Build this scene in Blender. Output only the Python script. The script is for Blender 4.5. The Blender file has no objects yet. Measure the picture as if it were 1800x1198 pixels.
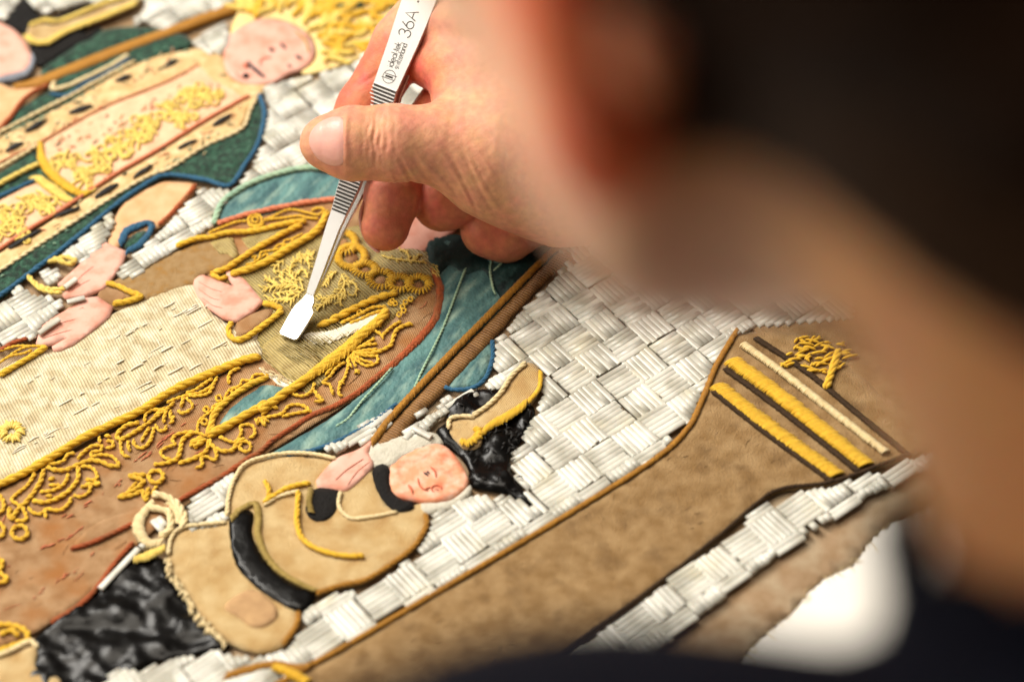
import bpy, math, random
import numpy as np
from mathutils import Vector, Matrix
from mathutils.geometry import delaunay_2d_cdt
random.seed(7); rng = np.random.default_rng(7)
scene = bpy.context.scene
col = scene.collection

# ------------------------------------------------------------------ camera
W, H = 1800.0, 1198.0                 # units in which the layout of the work is written down
LENS, DIST = 105.0, 0.85
ELEV, ROLL = math.radians(46), math.radians(4)
FPX = W * LENS / 36.0
_F = Vector((0, math.cos(ELEV), -math.sin(ELEV)))
_R0 = Vector((1, 0, 0)); _U0 = Vector((0, math.sin(ELEV), math.cos(ELEV)))
RT = _R0 * math.cos(ROLL) - _U0 * math.sin(ROLL)
UP = _R0 * math.sin(ROLL) + _U0 * math.cos(ROLL)
FW = _F
CAM = -FW * DIST
cd = bpy.data.cameras.new('camera'); cam = bpy.data.objects.new('camera', cd); col.objects.link(cam)
M = Matrix((RT, UP, -FW)).transposed().to_4x4(); M.translation = CAM
cam.matrix_world = M
cd.lens = LENS; cd.sensor_width = 36; cd.clip_start = 0.01; cd.clip_end = 20
cd.dof.use_dof = True; cd.dof.focus_distance = 0.845; cd.dof.aperture_fstop = 6.2; cd.dof.aperture_blades = 9
scene.camera = cam

# ------------------------------------------------------------------ light and exposure
world = bpy.data.worlds.new('World'); scene.world = world; world.use_nodes = True
bg = world.node_tree.nodes['Background']; bg.inputs[0].default_value = (1.0, 0.88, 0.74, 1); bg.inputs[1].default_value = 0.15
def area(name, loc, target, size, power, color):
    ld = bpy.data.lights.new(name, 'AREA'); ld.shape = 'DISK'; ld.size = size; ld.energy = power; ld.color = color
    o = bpy.data.objects.new(name, ld); col.objects.link(o); o.location = loc
    o.rotation_euler = (Vector(target) - Vector(loc)).to_track_quat('-Z', 'Y').to_euler(); return o
area('key_lamp', (-1.05, 0.90, 1.55), (0, 0, 0), 0.95, 52.0, (1.0, 0.95, 0.87))
area('side_lamp', (-1.45, -0.35, 0.95), (0, 0, 0.05), 0.8, 9.0, (1.0, 0.92, 0.80))
area('ceiling_lamp', (-0.40, 0.20, 1.8), (0, 0, 0), 1.2, 22.0, (1.0, 0.91, 0.78))
vs = scene.view_settings; vs.view_transform = 'Standard'; vs.look = 'None'; vs.gamma = 1.0; vs.exposure = 0.08
scene.cycles.use_denoising = True
scene.cycles.max_bounces = 8

# ------------------------------------------------------------------ helpers
def plane_pt(x, y, z=0.0):
    """the point at height z (metres) of the work that the layout position x, y names"""
    d = FW + RT * ((x - W / 2) / FPX) + UP * ((H / 2 - y) / FPX)
    t = (z - CAM.z) / d.z
    return CAM + d * t
_d0 = np.array(FW); _dr = np.array(RT) / FPX; _du = np.array(UP) / FPX; _c = np.array(CAM)
def plane_np(P, z=0.0):
    P = np.asarray(P, float)
    d = _d0[None] + (P[:, :1] - W / 2) * _dr[None] + (H / 2 - P[:, 1:2]) * _du[None]
    t = (z - _c[2]) / d[:, 2:3]
    return _c[None] + d * t
def to_px(X):
    X = np.asarray(X, float) - _c[None]
    dep = X @ np.array(FW)
    return np.stack([W / 2 + X @ np.array(RT) / dep * FPX, H / 2 - X @ np.array(UP) / dep * FPX], 1)
def off_pt(x, y, toward_mm):
    """a point above the work: layout position x, y and millimetres in front of the focal plane"""
    dep = DIST - toward_mm / 1000.0
    return CAM + (FW + RT * ((x - W / 2) / FPX) + UP * ((H / 2 - y) / FPX)) * dep

def spline(P, step, closed=False):
    P = np.asarray(P, float); n = len(P)
    if n < 3 and not closed:
        L = np.linalg.norm(P[-1] - P[0]); k = max(2, int(L / step) + 1)
        return P[0] + (P[-1] - P[0]) * np.linspace(0, 1, k)[:, None]
    out = []
    rngi = range(n) if closed else range(n - 1)
    for i in rngi:
        if closed: a, b, c, d = P[i - 1], P[i], P[(i + 1) % n], P[(i + 2) % n]
        else:
            b, c = P[i], P[i + 1]
            a = P[i - 1] if i > 0 else 2 * b - c
            d = P[i + 2] if i + 2 < n else 2 * c - b
        k = max(1, int(np.linalg.norm(c - b) / step))
        t = (np.arange(k) / k)[:, None]
        out.append(0.5 * ((2 * b) + (-a + c) * t + (2 * a - 5 * b + 4 * c - d) * t ** 2 + (-a + 3 * b - 3 * c + d) * t ** 3))
    if not closed: out.append(P[-1:])
    return np.concatenate(out)

def inside(P, poly):
    P = np.asarray(P, float); poly = np.asarray(poly, float)
    x, y = P[:, 0], P[:, 1]; res = np.zeros(len(P), bool)
    j = len(poly) - 1
    for i in range(len(poly)):
        xi, yi = poly[i]; xj, yj = poly[j]
        c = ((yi > y) != (yj > y)) & (x < (xj - xi) * (y - yi) / (yj - yi + 1e-12) + xi)
        res ^= c; j = i
    return res
def dist_to(P, poly):
    P = np.asarray(P, float); d = np.full(len(P), 1e9)
    for i in range(len(poly)):
        a = np.asarray(poly[i]); b = np.asarray(poly[(i + 1) % len(poly)]); ab = b - a
        t = np.clip(((P - a) @ ab) / (ab @ ab + 1e-12), 0, 1)[:, None]
        d = np.minimum(d, np.linalg.norm(P - (a + t * ab), axis=1))
    return d

def vnoise(P, scale, seed=0):
    """cheap smooth 2-d value noise, -1..1"""
    Q = np.asarray(P, float) * scale + seed * 17.3
    i = np.floor(Q).astype(np.int64); f = Q - i; f = f * f * (3 - 2 * f)
    def h(a, b):
        v = (a * 374761393 + b * 668265263 + seed * 2147483) & 0x7fffffff
        v = ((v ^ (v >> 13)) * 1274126177) & 0x7fffffff
        return (v & 0xffff) / 32767.5 - 1
    a, b = i[:, 0], i[:, 1]
    return ((h(a, b) * (1 - f[:, 0]) + h(a + 1, b) * f[:, 0]) * (1 - f[:, 1]) +
            (h(a, b + 1) * (1 - f[:, 0]) + h(a + 1, b + 1) * f[:, 0]) * f[:, 1])

def link(name, me, m, parent=None, smooth=True):
    if m is not None: me.materials.append(m)
    if smooth: me.polygons.foreach_set('use_smooth', [True] * len(me.polygons))
    o = bpy.data.objects.new(name, me); col.objects.link(o)
    if parent is not None: o.parent = parent
    return o
def mesh(name, V, F, m, parent=None, smooth=True):
    me = bpy.data.meshes.new(name)
    me.from_pydata([tuple(v) for v in np.asarray(V)], [], [tuple(int(i) for i in f) for f in F]); me.update()
    return link(name, me, m, parent, smooth)
def empty(name, parent=None, loc=(0, 0, 0)):
    o = bpy.data.objects.new(name, None); col.objects.link(o); o.location = loc; o.empty_display_size = 0.01
    if parent is not None: o.parent = parent
    return o
def tag(o, label=None, cat=None, group=None, kind=None):
    if label: o['label'] = label
    if cat: o['category'] = cat
    if group: o['group'] = group
    if kind: o['kind'] = kind
    return o

MM = 0.001
class Mesh:                                   # gathers the strands of ONE piece
    def __init__(s): s.V = []; s.F = []; s.n = 0
    def add(s, V, F):
        s.V.append(np.asarray(V)); s.F.append(np.asarray(F, int) + s.n); s.n += len(V)
    def build(s, name, m, parent=None):
        if not s.n: return None
        V = np.concatenate(s.V).astype(np.float32); F = np.concatenate(s.F).astype(np.int32)
        me = bpy.data.meshes.new(name); me.vertices.add(len(V)); me.vertices.foreach_set('co', V.ravel()); me.loops.add(F.size); me.loops.foreach_set('vertex_index', F.ravel())
        me.polygons.add(len(F)); me.polygons.foreach_set('loop_start', np.arange(0, F.size, F.shape[1], dtype=np.int32)); me.update(calc_edges=True)
        return link(name, me, m, parent)

def tube(mb, P, R, sides=6, taper=True):
    """one strand along 3-d points P with radius R (scalar or per point)"""
    P = np.asarray(P, float); n = len(P)
    if n < 2: return
    R = np.broadcast_to(np.asarray(R, float), (n,)).copy()
    if taper: R[0] *= .35; R[-1] *= .35
    T = np.gradient(P, axis=0); T /= np.linalg.norm(T, axis=1)[:, None] + 1e-12
    up = np.array([0, 0, 1.0]); B = np.cross(T, up); l = np.linalg.norm(B, axis=1)[:, None]
    B = np.where(l > 1e-6, B / (l + 1e-12), np.array([1.0, 0, 0])); N = np.cross(B, T)
    a = np.arange(sides) / sides * 2 * math.pi
    V = P[:, None] + R[:, None, None] * (np.cos(a)[None, :, None] * B[:, None] + np.sin(a)[None, :, None] * N[:, None])
    i = np.arange(n - 1)[:, None] * sides; k = np.arange(sides)[None]; k2 = (k + 1) % sides
    F = np.stack([i + k, i + k2, i + sides + k2, i + sides + k], -1).reshape(-1, 4)
    mb.add(V.reshape(-1, 3), F)

def rope(mb, path, r, z0=0.4, plies=3, pitch=None, step=0.55, rise=0.0, squash=.68):
    """twisted cord: path in layout units, r = radius in mm, z0 = height of its underside in mm"""
    Wp = plane_np(path, 0) / MM
    C = spline(Wp[:, :2], step); n = len(C)
    if n < 3: return
    seg = np.r_[0, np.cumsum(np.linalg.norm(np.diff(C, axis=0), axis=1))]
    T = np.gradient(C, axis=0); T /= np.linalg.norm(T, axis=1)[:, None] + 1e-9
    N = np.stack([-T[:, 1], T[:, 0]], 1)
    pitch = pitch or r * 7.0
    rr = r * (1 + .12 * vnoise(C, .5, 3)); e = np.minimum(1, np.minimum(seg, seg[-1] - seg) / (1.2 * r) + .45); rr = rr * e
    ph0 = random.random() * 6.28
    for k in range(plies):
        ph = ph0 + 2 * math.pi * k / plies + seg / pitch * 2 * math.pi + .5 * vnoise(C, .3, 5 + k)
        o = rr * .47
        XY = C + N * (np.cos(ph) * o)[:, None]
        Z = z0 + rise + rr * squash + np.sin(ph) * o * squash
        tube(mb, np.c_[XY, Z] * MM, rr * .60 * MM, 6)

def strand(mb, path, r, z0=0.4, arch=0.0, sides=6, step=.6):
    Wp = plane_np(path, 0) / MM
    C = spline(Wp[:, :2], step); n = len(C)
    t = np.linspace(0, 1, n)
    tube(mb, np.c_[C, z0 + r * .8 + arch * np.sin(math.pi * t)] * MM, r * (0.75 + .25 * np.sin(math.pi * t)) * MM, sides)

def stitches_along(mb, path, width, r, slant=.5, z0=.4, gap=1.7, arch=.5, jit=.12):
    """satin stitch: short slanted strands laid across a path; width (mm), scalar or list along it"""
    Wp = plane_np(path, 0) / MM
    C = spline(Wp[:, :2], r * gap); n = len(C)
    if n < 2: return
    T = np.gradient(C, axis=0); T /= np.linalg.norm(T, axis=1)[:, None] + 1e-9
    N = np.stack([-T[:, 1], T[:, 0]], 1)
    w = np.interp(np.linspace(0, 1, n), np.linspace(0, 1, len(np.atleast_1d(width))), np.atleast_1d(width)) / 2
    for i in range(n):
        wi = w[i] * (1 + random.uniform(-jit, jit)); a = slant * wi
        p, q = C[i] - N[i] * wi - T[i] * a, C[i] + N[i] * wi + T[i] * a
        t = np.linspace(0, 1, 6); Q = p + (q - p) * t[:, None]
        z = z0 + r * .6 + arch * np.sin(math.pi * t)
        tube(mb, np.c_[Q, z] * MM, r * (1 + random.uniform(-.1, .1)) * MM, 5)

def patch(name, poly, m, parent=None, z=0.4, puff=0.35, edge=1.2, relief=0.12, rscale=.35, smooth=True, res=1.6, ragged=0.0, fold=None):
    """a piece of cloth laid on the work: outline in layout units, heights in mm, rounded down at its edge"""
    B = plane_np(poly, 0)[:, :2] / MM
    B = spline(B, 1.2, True) if smooth else np.concatenate([spline(np.array([B[i], B[(i + 1) % len(B)]]), 1.2)[:-1] for i in range(len(B))])
    ragged = ragged if ragged else (.07 if not name.startswith(('painted', 'face')) else 0)
    if ragged: B = B + rng.normal(0, ragged, B.shape)
    lo, hi = B.min(0), B.max(0)
    gx, gy = np.meshgrid(np.arange(lo[0], hi[0], res), np.arange(lo[1], hi[1], res)); G = np.c_[gx.ravel(), gy.ravel()]
    G = G + rng.uniform(-.25, .25, G.shape) * res
    G = G[inside(G, B)]
    if len(G): G = G[dist_to(G, B) > .55 * min(1.2, res)]
    Lv = [Vector(p) for p in B] + [Vector(p) for p in G]
    nb = len(B)
    vs_, es, fs, *_ = delaunay_2d_cdt(Lv, [(i, (i + 1) % nb) for i in range(nb)], [], 1, 1e-4)
    V = np.array([tuple(v) for v in vs_])
    d = dist_to(V, B); k = np.clip(d / (edge * .6), 0, 1); k = 1 - (1 - k) ** 2
    zz = z + .62 * puff * k + relief * vnoise(V, rscale, 1) * k + relief * .5 * vnoise(V, rscale * 2.7, 2) * k
    if fold is not None: zz = zz + fold(V) * k
    V3 = np.c_[V, zz]
    bnd = np.where(d < 1e-3)[0]
    F = [tuple(f) for f in fs]
    # skirt down to the backing
    cnt = {}
    for f in F:
        for a, b in zip(f, f[1:] + f[:1]): cnt[(a, b)] = 1
    n0 = len(V3); idx = {}
    ex = []
    for (a, b) in list(cnt):
        if (b, a) not in cnt:
            for q in (a, b):
                if q not in idx: idx[q] = n0 + len(ex); ex.append((V3[q, 0], V3[q, 1], min(-.05, V3[q, 2] - .02)))
            F.append((b, a, idx[a], idx[b]))
    if ex: V3 = np.r_[V3, np.array(ex)]
    return mesh(name, V3 * MM, F, m, parent)

def Z(ox, oy, s, *pts):
    return [(ox + x / s, oy + y / s) for x, y in pts]
def ring(cx, cy, rx, ry, n=12, a0=0.0, sweep=6.6):
    return [(cx + rx * math.cos(a0 + sweep * i / n), cy + ry * math.sin(a0 + sweep * i / n)) for i in range(n + 1)]

# ------------------------------------------------------------------ materials
def srgb(h, k=1.0):
    h = h.lstrip('#'); c = [int(h[i:i + 2], 16) / 255 for i in (0, 2, 4)]
    return tuple(min(1, (x / 12.92 if x <= .04045 else ((x + .055) / 1.055) ** 2.4) * k) for x in c) + (1.0,)
def mat(name, c1, c2=None, size=3.0, contrast=.25, rough=.75, sheen=0.0, spec=.3, bump=.25, bsize=.5, rib=None, rib2=None,
        c3=None, size3=8.0, amt3=.5, metal=0.0, sss=0.0, rnd=0.0, aniso=None, coat=0.0, bdist=.0006, pos=False):
    m = bpy.data.materials.new(name); m.use_nodes = True; nt = m.node_tree; N = nt.nodes; L = nt.links
    bs = N['Principled BSDF']; tc = N.new('ShaderNodeTexCoord'); mp = N.new('ShaderNodeMapping')
    mp.inputs['Scale'].default_value = (1000, 1000, 1000); L.new(N.new('ShaderNodeNewGeometry').outputs['Position'] if pos else tc.outputs['Object'], mp.inputs['Vector'])
    def noise(sz, det=3.0, src=None):
        n = N.new('ShaderNodeTexNoise'); n.inputs['Scale'].default_value = 1.0 / sz; n.inputs['Detail'].default_value = det
        L.new((src or mp).outputs[0], n.inputs['Vector']); return n
    src = mp
    if aniso:                                   # stretched grain: (angle, factor)
        m0 = N.new('ShaderNodeMapping'); m0.inputs['Rotation'].default_value = (0, 0, aniso[0]); L.new(mp.outputs[0], m0.inputs['Vector'])
        src = N.new('ShaderNodeMapping'); src.inputs['Scale'].default_value = (1 / aniso[1], 1, 1); L.new(m0.outputs[0], src.inputs['Vector'])
    cr = N.new('ShaderNodeValToRGB'); e = cr.color_ramp.elements
    e[0].color = c1 if isinstance(c1, tuple) else srgb(c1); c2 = c2 or c1
    e[1].color = c2 if isinstance(c2, tuple) else srgb(c2); e[0].position = .5 - contrast / 2; e[1].position = .5 + contrast / 2
    L.new(noise(size, 4.0, src).outputs['Fac'], cr.inputs['Fac']); color = cr.outputs['Color']
    def mix(fac, a, b, mode='MIX'):
        x = N.new('ShaderNodeMix'); x.data_type = 'RGBA'; x.blend_type = mode
        if isinstance(fac, float): x.inputs[0].default_value = fac
        else: L.new(fac, x.inputs[0])
        L.new(a, x.inputs[6])
        if isinstance(b, tuple): x.inputs[7].default_value = b
        else: L.new(b, x.inputs[7])
        return x.outputs[2]
    if c3:
        r3 = N.new('ShaderNodeMapRange'); r3.inputs[1].default_value = 1 - amt3 - .12; r3.inputs[2].default_value = 1 - amt3 + .12
        L.new(noise(size3, 5.0, src).outputs['Fac'], r3.inputs[0]); color = mix(r3.outputs[0], color, srgb(c3) if isinstance(c3, str) else c3)
    hsum = None
    def addh(s, k):
        nonlocal hsum
        ml = N.new('ShaderNodeMath'); ml.operation = 'MULTIPLY'; ml.inputs[1].default_value = k; L.new(s, ml.inputs[0])
        if hsum is None: hsum = ml.outputs[0]
        else:
            ad = N.new('ShaderNodeMath'); L.new(hsum, ad.inputs[0]); L.new(ml.outputs[0], ad.inputs[1]); hsum = ad.outputs[0]
    for rb in (rib, rib2):
        if not rb: continue
        ang, per, dark, hk = rb
        mr = N.new('ShaderNodeMapping'); mr.inputs['Rotation'].default_value = (0, 0, ang); L.new(mp.outputs[0], mr.inputs['Vector'])
        wv = N.new('ShaderNodeTexWave'); wv.inputs['Scale'].default_value = .3142 / per; wv.inputs['Distortion'].default_value = 2.2
        wv.inputs['Detail'].default_value = 2.0; wv.inputs['Detail Scale'].default_value = .35
        L.new(mr.outputs[0], wv.inputs['Vector'])
        if dark:
            g = N.new('ShaderNodeMapRange'); g.inputs[3].default_value = 1 - dark; L.new(wv.outputs['Fac'], g.inputs[0])
            cc = N.new('ShaderNodeCombineColor'); [L.new(g.outputs[0], cc.inputs[i]) for i in range(3)]
            color = mix(1.0, color, cc.outputs[0], 'MULTIPLY')
        addh(wv.outputs['Fac'], hk)
    if rnd:
        oi = N.new('ShaderNodeObjectInfo'); ge = N.new('ShaderNodeNewGeometry')
        ad = N.new('ShaderNodeMath'); L.new(oi.outputs['Random'], ad.inputs[0]); L.new(ge.outputs['Random Per Island'], ad.inputs[1])
        fr = N.new('ShaderNodeMath'); fr.operation = 'FRACT'; L.new(ad.outputs[0], fr.inputs[0])
        hs = N.new('ShaderNodeHueSaturation'); mr = N.new('ShaderNodeMapRange'); mr.inputs[3].default_value = 1 - rnd; mr.inputs[4].default_value = 1 + rnd * .35
        L.new(fr.outputs[0], mr.inputs[0]); L.new(mr.outputs[0], hs.inputs['Value']); L.new(color, hs.inputs['Color']); color = hs.outputs[0]
    L.new(color, bs.inputs['Base Color'])
    addh(noise(bsize, 3.0).outputs['Fac'], 1.0)
    bp = N.new('ShaderNodeBump'); bp.inputs['Strength'].default_value = bump; bp.inputs['Distance'].default_value = bdist
    L.new(hsum, bp.inputs['Height']); L.new(bp.outputs[0], bs.inputs['Normal'])
    bs.inputs['Roughness'].default_value = rough; bs.inputs['Specular IOR Level'].default_value = spec; bs.inputs['Metallic'].default_value = metal
    bs.inputs['Sheen Weight'].default_value = sheen; bs.inputs['Sheen Roughness'].default_value = .4; bs.inputs['Coat Weight'].default_value = coat
    if sss:
        bs.inputs['Subsurface Weight'].default_value = sss; bs.inputs['Subsurface Radius'].default_value = (1, .4, .2); bs.inputs['Subsurface Scale'].default_value = .003
    return m
MT = dict(
    table=mat('white_table', '#efece6', '#e6e2da', 40, .4, rough=.5, bump=.03),
    backing=mat('linen_backing', '#b08a5e', '#8f6a45', 2.5, .4, rib=(.5, .5, .25, .6), rib2=(2.07, .5, .25, .6)),
    straw=mat('straw_tube', '#dad8ce', '#b0ada0', 9, .24, rough=.30, spec=.45, bump=.05, bsize=.6, rnd=.16, c3='#cdc6ac', size3=14, amt3=.32, sss=.08, pos=True),
    gold=mat('gold_thread', '#ecc237', '#d8a41a', 1.2, .5, rough=.55, sheen=.25, bump=.5, bsize=.22, rnd=.12),
    goldlight=mat('pale_gold_thread', '#f0d878', '#e4c256', 1.2, .5, rough=.55, sheen=.2, bump=.45, bsize=.22, rnd=.12),
    bronze=mat('bronze_thread', '#b58022', '#8d5c12', .9, .5, rough=.6, sheen=.2, bump=.35, bsize=.25, rnd=.15),
    cream=mat('cream_thread', '#ead9ae', '#d6bd86', 1.0, .5, rough=.65, sheen=.2, bump=.35, bsize=.25, rnd=.1),
    white_thread=mat('white_thread', '#efeada', '#e2dac0', 1.0, .5, rough=.5, bump=.3, bsize=.25),
    rust=mat('rust_thread', '#b3592a', '#8f4218', .8, .5, rough=.7, sheen=.25, bump=.4, bsize=.25, rnd=.15, c3='#8a6038', size3=5, amt3=.36),
    salmon=mat('salmon_thread', '#d98662', '#c9714c', .8, .5, rough=.7, sheen=.25, bump=.4, bsize=.25, rnd=.12),
    bluecord=mat('blue_thread', '#2c6687', '#1c4d6e', .8, .5, rough=.65, sheen=.25, bump=.4, bsize=.25, rnd=.15),
    darkbrown=mat('dark_brown_thread', '#4a351f', '#2f2113', .9, .5, rough=.8, bump=.4, bsize=.25, rnd=.1),
    blackthread=mat('black_thread', '#1c1917', '#0e0d0c', .9, .5, rough=.45, spec=.4, bump=.5, bsize=.3, rnd=.2),
    velvet=mat('green_velvet', '#1c4a36', '#071d15', 1.3, .25, rough=.75, sheen=.25, bump=.9, bsize=.6, bdist=.001, c3='#3a6852', size3=1.8, amt3=.40),
    teal=mat('teal_silk', '#5b8683', '#2f5459', 4.5, .30, rough=.6, sheen=.12, spec=.3, bump=.7, bsize=1.5, bdist=.001, c3='#93ae9f', size3=4.0, amt3=.38, aniso=(-.94, 3.0)),
    tealpale=mat('pale_teal_silk', '#a9c4a4', '#86aa92', 5, .4, rough=.6, bump=.3, bsize=1.2),
    robe=mat('brown_robe_cloth', '#c39d74', '#a87f56', 5, .3, rough=.9, bump=.6, bsize=.6, bdist=.0009, c3='#b27843', size3=12, amt3=.42, rib=(.3, .5, .12, .5), rib2=(1.87, .5, .10, .5)),
    brocade=mat('cream_brocade', '#d6c79f', '#b5a47c', 5, .28, rough=.48, spec=.4, sheen=.1, bump=.45, bsize=.8, bdist=.0008, c3='#dfd5b6', size3=3.5, amt3=.44, rib=(-.40, .85, .18, .8)),
    lame=mat('olive_lame', '#c8b472', '#a8955a', 5, .35, rough=.42, spec=.5, bump=.55, bsize=.7, bdist=.0008, c3='#9c8048', size3=4, amt3=.36, rib=(-.62, .85, .50, 1.4)),
    lametop=mat('pale_olive_silk', '#c2ad6e', '#a8935a', 4, .35, rough=.5, bump=.5, bsize=.8, rib=(-.62, .85, .3, 1.0), c3='#8f7440', size3=6, amt3=.34),
    tancloth=mat('tan_wool', '#b39468', '#9a784a', 2.5, .5, rough=.9, bump=.8, bsize=.5, c3='#b1823f', size3=2.5, amt3=.36, rib=(.4, .5, .15, .4)),
    paper=mat('pink_painted_paper', '#dfae9d', '#d49c88', 5, .4, rough=.7, bump=.15, bsize=.8, c3='#cf8a74', size3=5, amt3=.38),
    peach=mat('peach_silk', '#dfb58a', '#cf9d6c', 5, .4, rough=.65, bump=.25, bsize=.8, rib=(.5, .5, .08, .3)),
    ermine=mat('tan_border_silk', '#dabd8c', '#c39d66', 3.5, .45, rough=.75, bump=.5, bsize=.6, c3='#e8d7ac', size3=6, amt3=.34),
    pinksilk=mat('pink_brocade_silk', '#e2bf9b', '#d6a783', 4, .45, rough=.6, bump=.35, bsize=.7, c3='#db967a', size3=5, amt3=.28),
    suede=mat('tan_suede', '#d8bd8a', '#c4a068', 6, .35, rough=.95, sheen=.2, bump=.7, bsize=.45, bdist=.001, c3='#b08850', size3=10, amt3=.36, rib=(.5, .5, .06, .3)),
    mauve=mat('worn_suede_patch', '#b8956a', '#a27f5a', 4, .4, rough=.9),
    satin=mat('black_satin', '#0c0b0a', '#050404', 5, .4, rough=.27, spec=.2, bump=.12, bsize=1.2),
    blackwool=mat('black_wool', '#1a1716', '#0a0909', .7, .5, rough=.6, spec=.25, bump=1.0, bsize=.5, bdist=.001),
    felt=mat('brown_felt', '#a1835a', '#87683f', 5, .32, rough=.95, sheen=.12, bump=.75, bsize=.45, bdist=.001, c3='#705431', size3=8, amt3=.36),
    bronzeribbon=mat('bronze_ribbon', '#a87b48', '#8d6232', 6, .4, rough=.5, spec=.45, bump=.6, bsize=.6, rib=(-.94, .9, .45, 1.4), c3='#6b4420', size3=5, amt3=.33),
    staff=mat('ochre_staff_silk', '#b07b28', '#96651c', 4, .5, rough=.6, bump=.3, aniso=(-.5, 6)),
    hair_white=mat('white_wool', '#cfcabb', '#b5b09f', 2.0, .5, rough=.8, bump=.6, bsize=.6),
    greybeard=mat('grey_silk', '#8a8f98', '#6b707a', 3, .5, rough=.8),
    ink=mat('dark_paint', '#3a3a42', '#2a2a30', 2, .5, rough=.7),
    redpaint=mat('red_paint', '#d99a86', '#d08a74', 2, .5, rough=.7),
    crownground=mat('pale_yellow_silk', '#ecd694', '#dfc07a', 4, .4, rough=.7, bump=.4, bsize=.8, c3='#e3b58c', size3=5, amt3=.33),
    oldgold=mat('tarnished_gold_thread', '#b39a55', '#8d773c', 1.0, .5, rough=.6, bump=.4, bsize=.25, rnd=.15),
    hoodsilk=mat('shaded_green_silk', '#1c3a38', '#0d2022', 4, .35, rough=.55, bump=.6, bsize=1.4, c3='#3d5f5c', size3=5, amt3=.34, aniso=(-.94, 3.0)),
    nosepaint=mat('brick_paint', '#c4694a', '#b55c40', 2, .5, rough=.7),
    flesh=mat('ruddy_painted_paper', '#e6b79f', '#db946f', 3, .3, rough=.6, bump=.1, c3='#cf6440', size3=5, amt3=.38),
    rag=mat('worn_brown_thread', '#9a744c', '#84603c', 2, .5, rough=.9, rnd=.15),
    linen=mat('linen_hem', '#bd9f7e', '#a88863', 4, .4, rough=.95, bump=.6, bsize=.5, rib=(.5, .6, .15, .6), rib2=(2.07, .6, .15, .6), c3='#c9b394', size3=9, amt3=.45),
)
# ------------------------------------------------------------------ the setting: a white table
def slab(name, x0, x1, y0, y1, z0, z1, m):
    V = [(x, y, z) for z in (z0, z1) for y in (y0, y1) for x in (x0, x1)]
    F = [(0, 2, 3, 1), (4, 5, 7, 6), (0, 1, 5, 4), (2, 6, 7, 3), (0, 4, 6, 2), (1, 3, 7, 5)]
    return mesh(name, V, F, m, None, False)
tag(slab('table_top', -.75, .75, -.42, .95, -.04, -.0022, MT['table']), kind='structure')

# ------------------------------------------------------------------ the work: an old embroidered picture
panel = tag(empty('embroidered_picture', None, (0, 0, 0)),
            'antique embroidered picture of robed figures with straw-tube ground and gold cord lying on white table', 'embroidery')
# linen ground, reaching past the picture on the far sides; its near hem is frayed
hem = [(-260, -420), (2300, -420), (2300, 700), (1900, 760), (1760, 800), (1640, 880), (1575, 905), (1535, 935), (1500, 985), (1455, 1005), (1420, 1035), (1400, 1062), (1345, 1105), (1310, 1140), (1290, 1165), (1230, 1235), (1050, 1420), (-260, 1420)]
patch('backing_cloth', hem, MT['linen'], panel, z=-2.16, puff=1.5, edge=14, relief=.12, smooth=False, res=4, ragged=.25)
mb = Mesh()
hl = np.array(hem[5:16], float); H0 = spline(hl, 5)
for i in range(len(H0) - 1):
    for _ in range(1):
        a = random.uniform(-.9, 1.5); L = random.choice([4, 6, 8, 14, 22]) * random.uniform(.5, 1.3)
        p = H0[i] + np.random.default_rng(i).uniform(-4, 4, 2) - np.array([3, 3])
        q = p + L * np.array([math.cos(a), math.sin(a)]); mid = (p + q) / 2 + rng.normal(0, L * .12, 2)
        strand(mb, [p, mid, q], .11, z0=-2.15, arch=.1, sides=4, step=.8)
p0 = np.array([1290, 1150.])
strand(mb, [p0, p0 + (22, -12), p0 + (38, 0), p0 + (30, 16), p0 + (8, 14)], .14, z0=-2.15)
mb.build('frayed_thread', MT['cream'], panel)

# ---- straw tubes laid in squares
cell = {(0, 0): (900, 620), (1, 0): (1030, 550), (0, 1): (1010, 740), (1, 1): (1150, 650), (-1, 1): (865, 830), (-1, -1): (650, 610), (-2, 0): (615, 795),
        (0, 2): (1115, 835), (-1, 0): (755, 715), (0, -1): (790, 530), (-3, 1): (575, 1000), (1, 2): (1245, 740), (-2, -1): (500, 690), (-2, 1): (730, 910), (-1, 2): (985, 920)}
A_, B_ = [], []
for (i, j), (x, y) in cell.items():
    A_.append((1, i, j)); B_.append(plane_pt(800 + x / 2.995, 400 + y / 2.995)[:2])
sol = np.linalg.lstsq(np.array(A_, float), np.array(B_), rcond=None)[0]
O_, u_, v_ = sol
print('lattice mm', np.linalg.norm(u_) * 1000, np.linalg.norm(v_) * 1000, math.degrees(math.acos(np.dot(u_, v_) / np.linalg.norm(u_) / np.linalg.norm(v_))))
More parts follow.
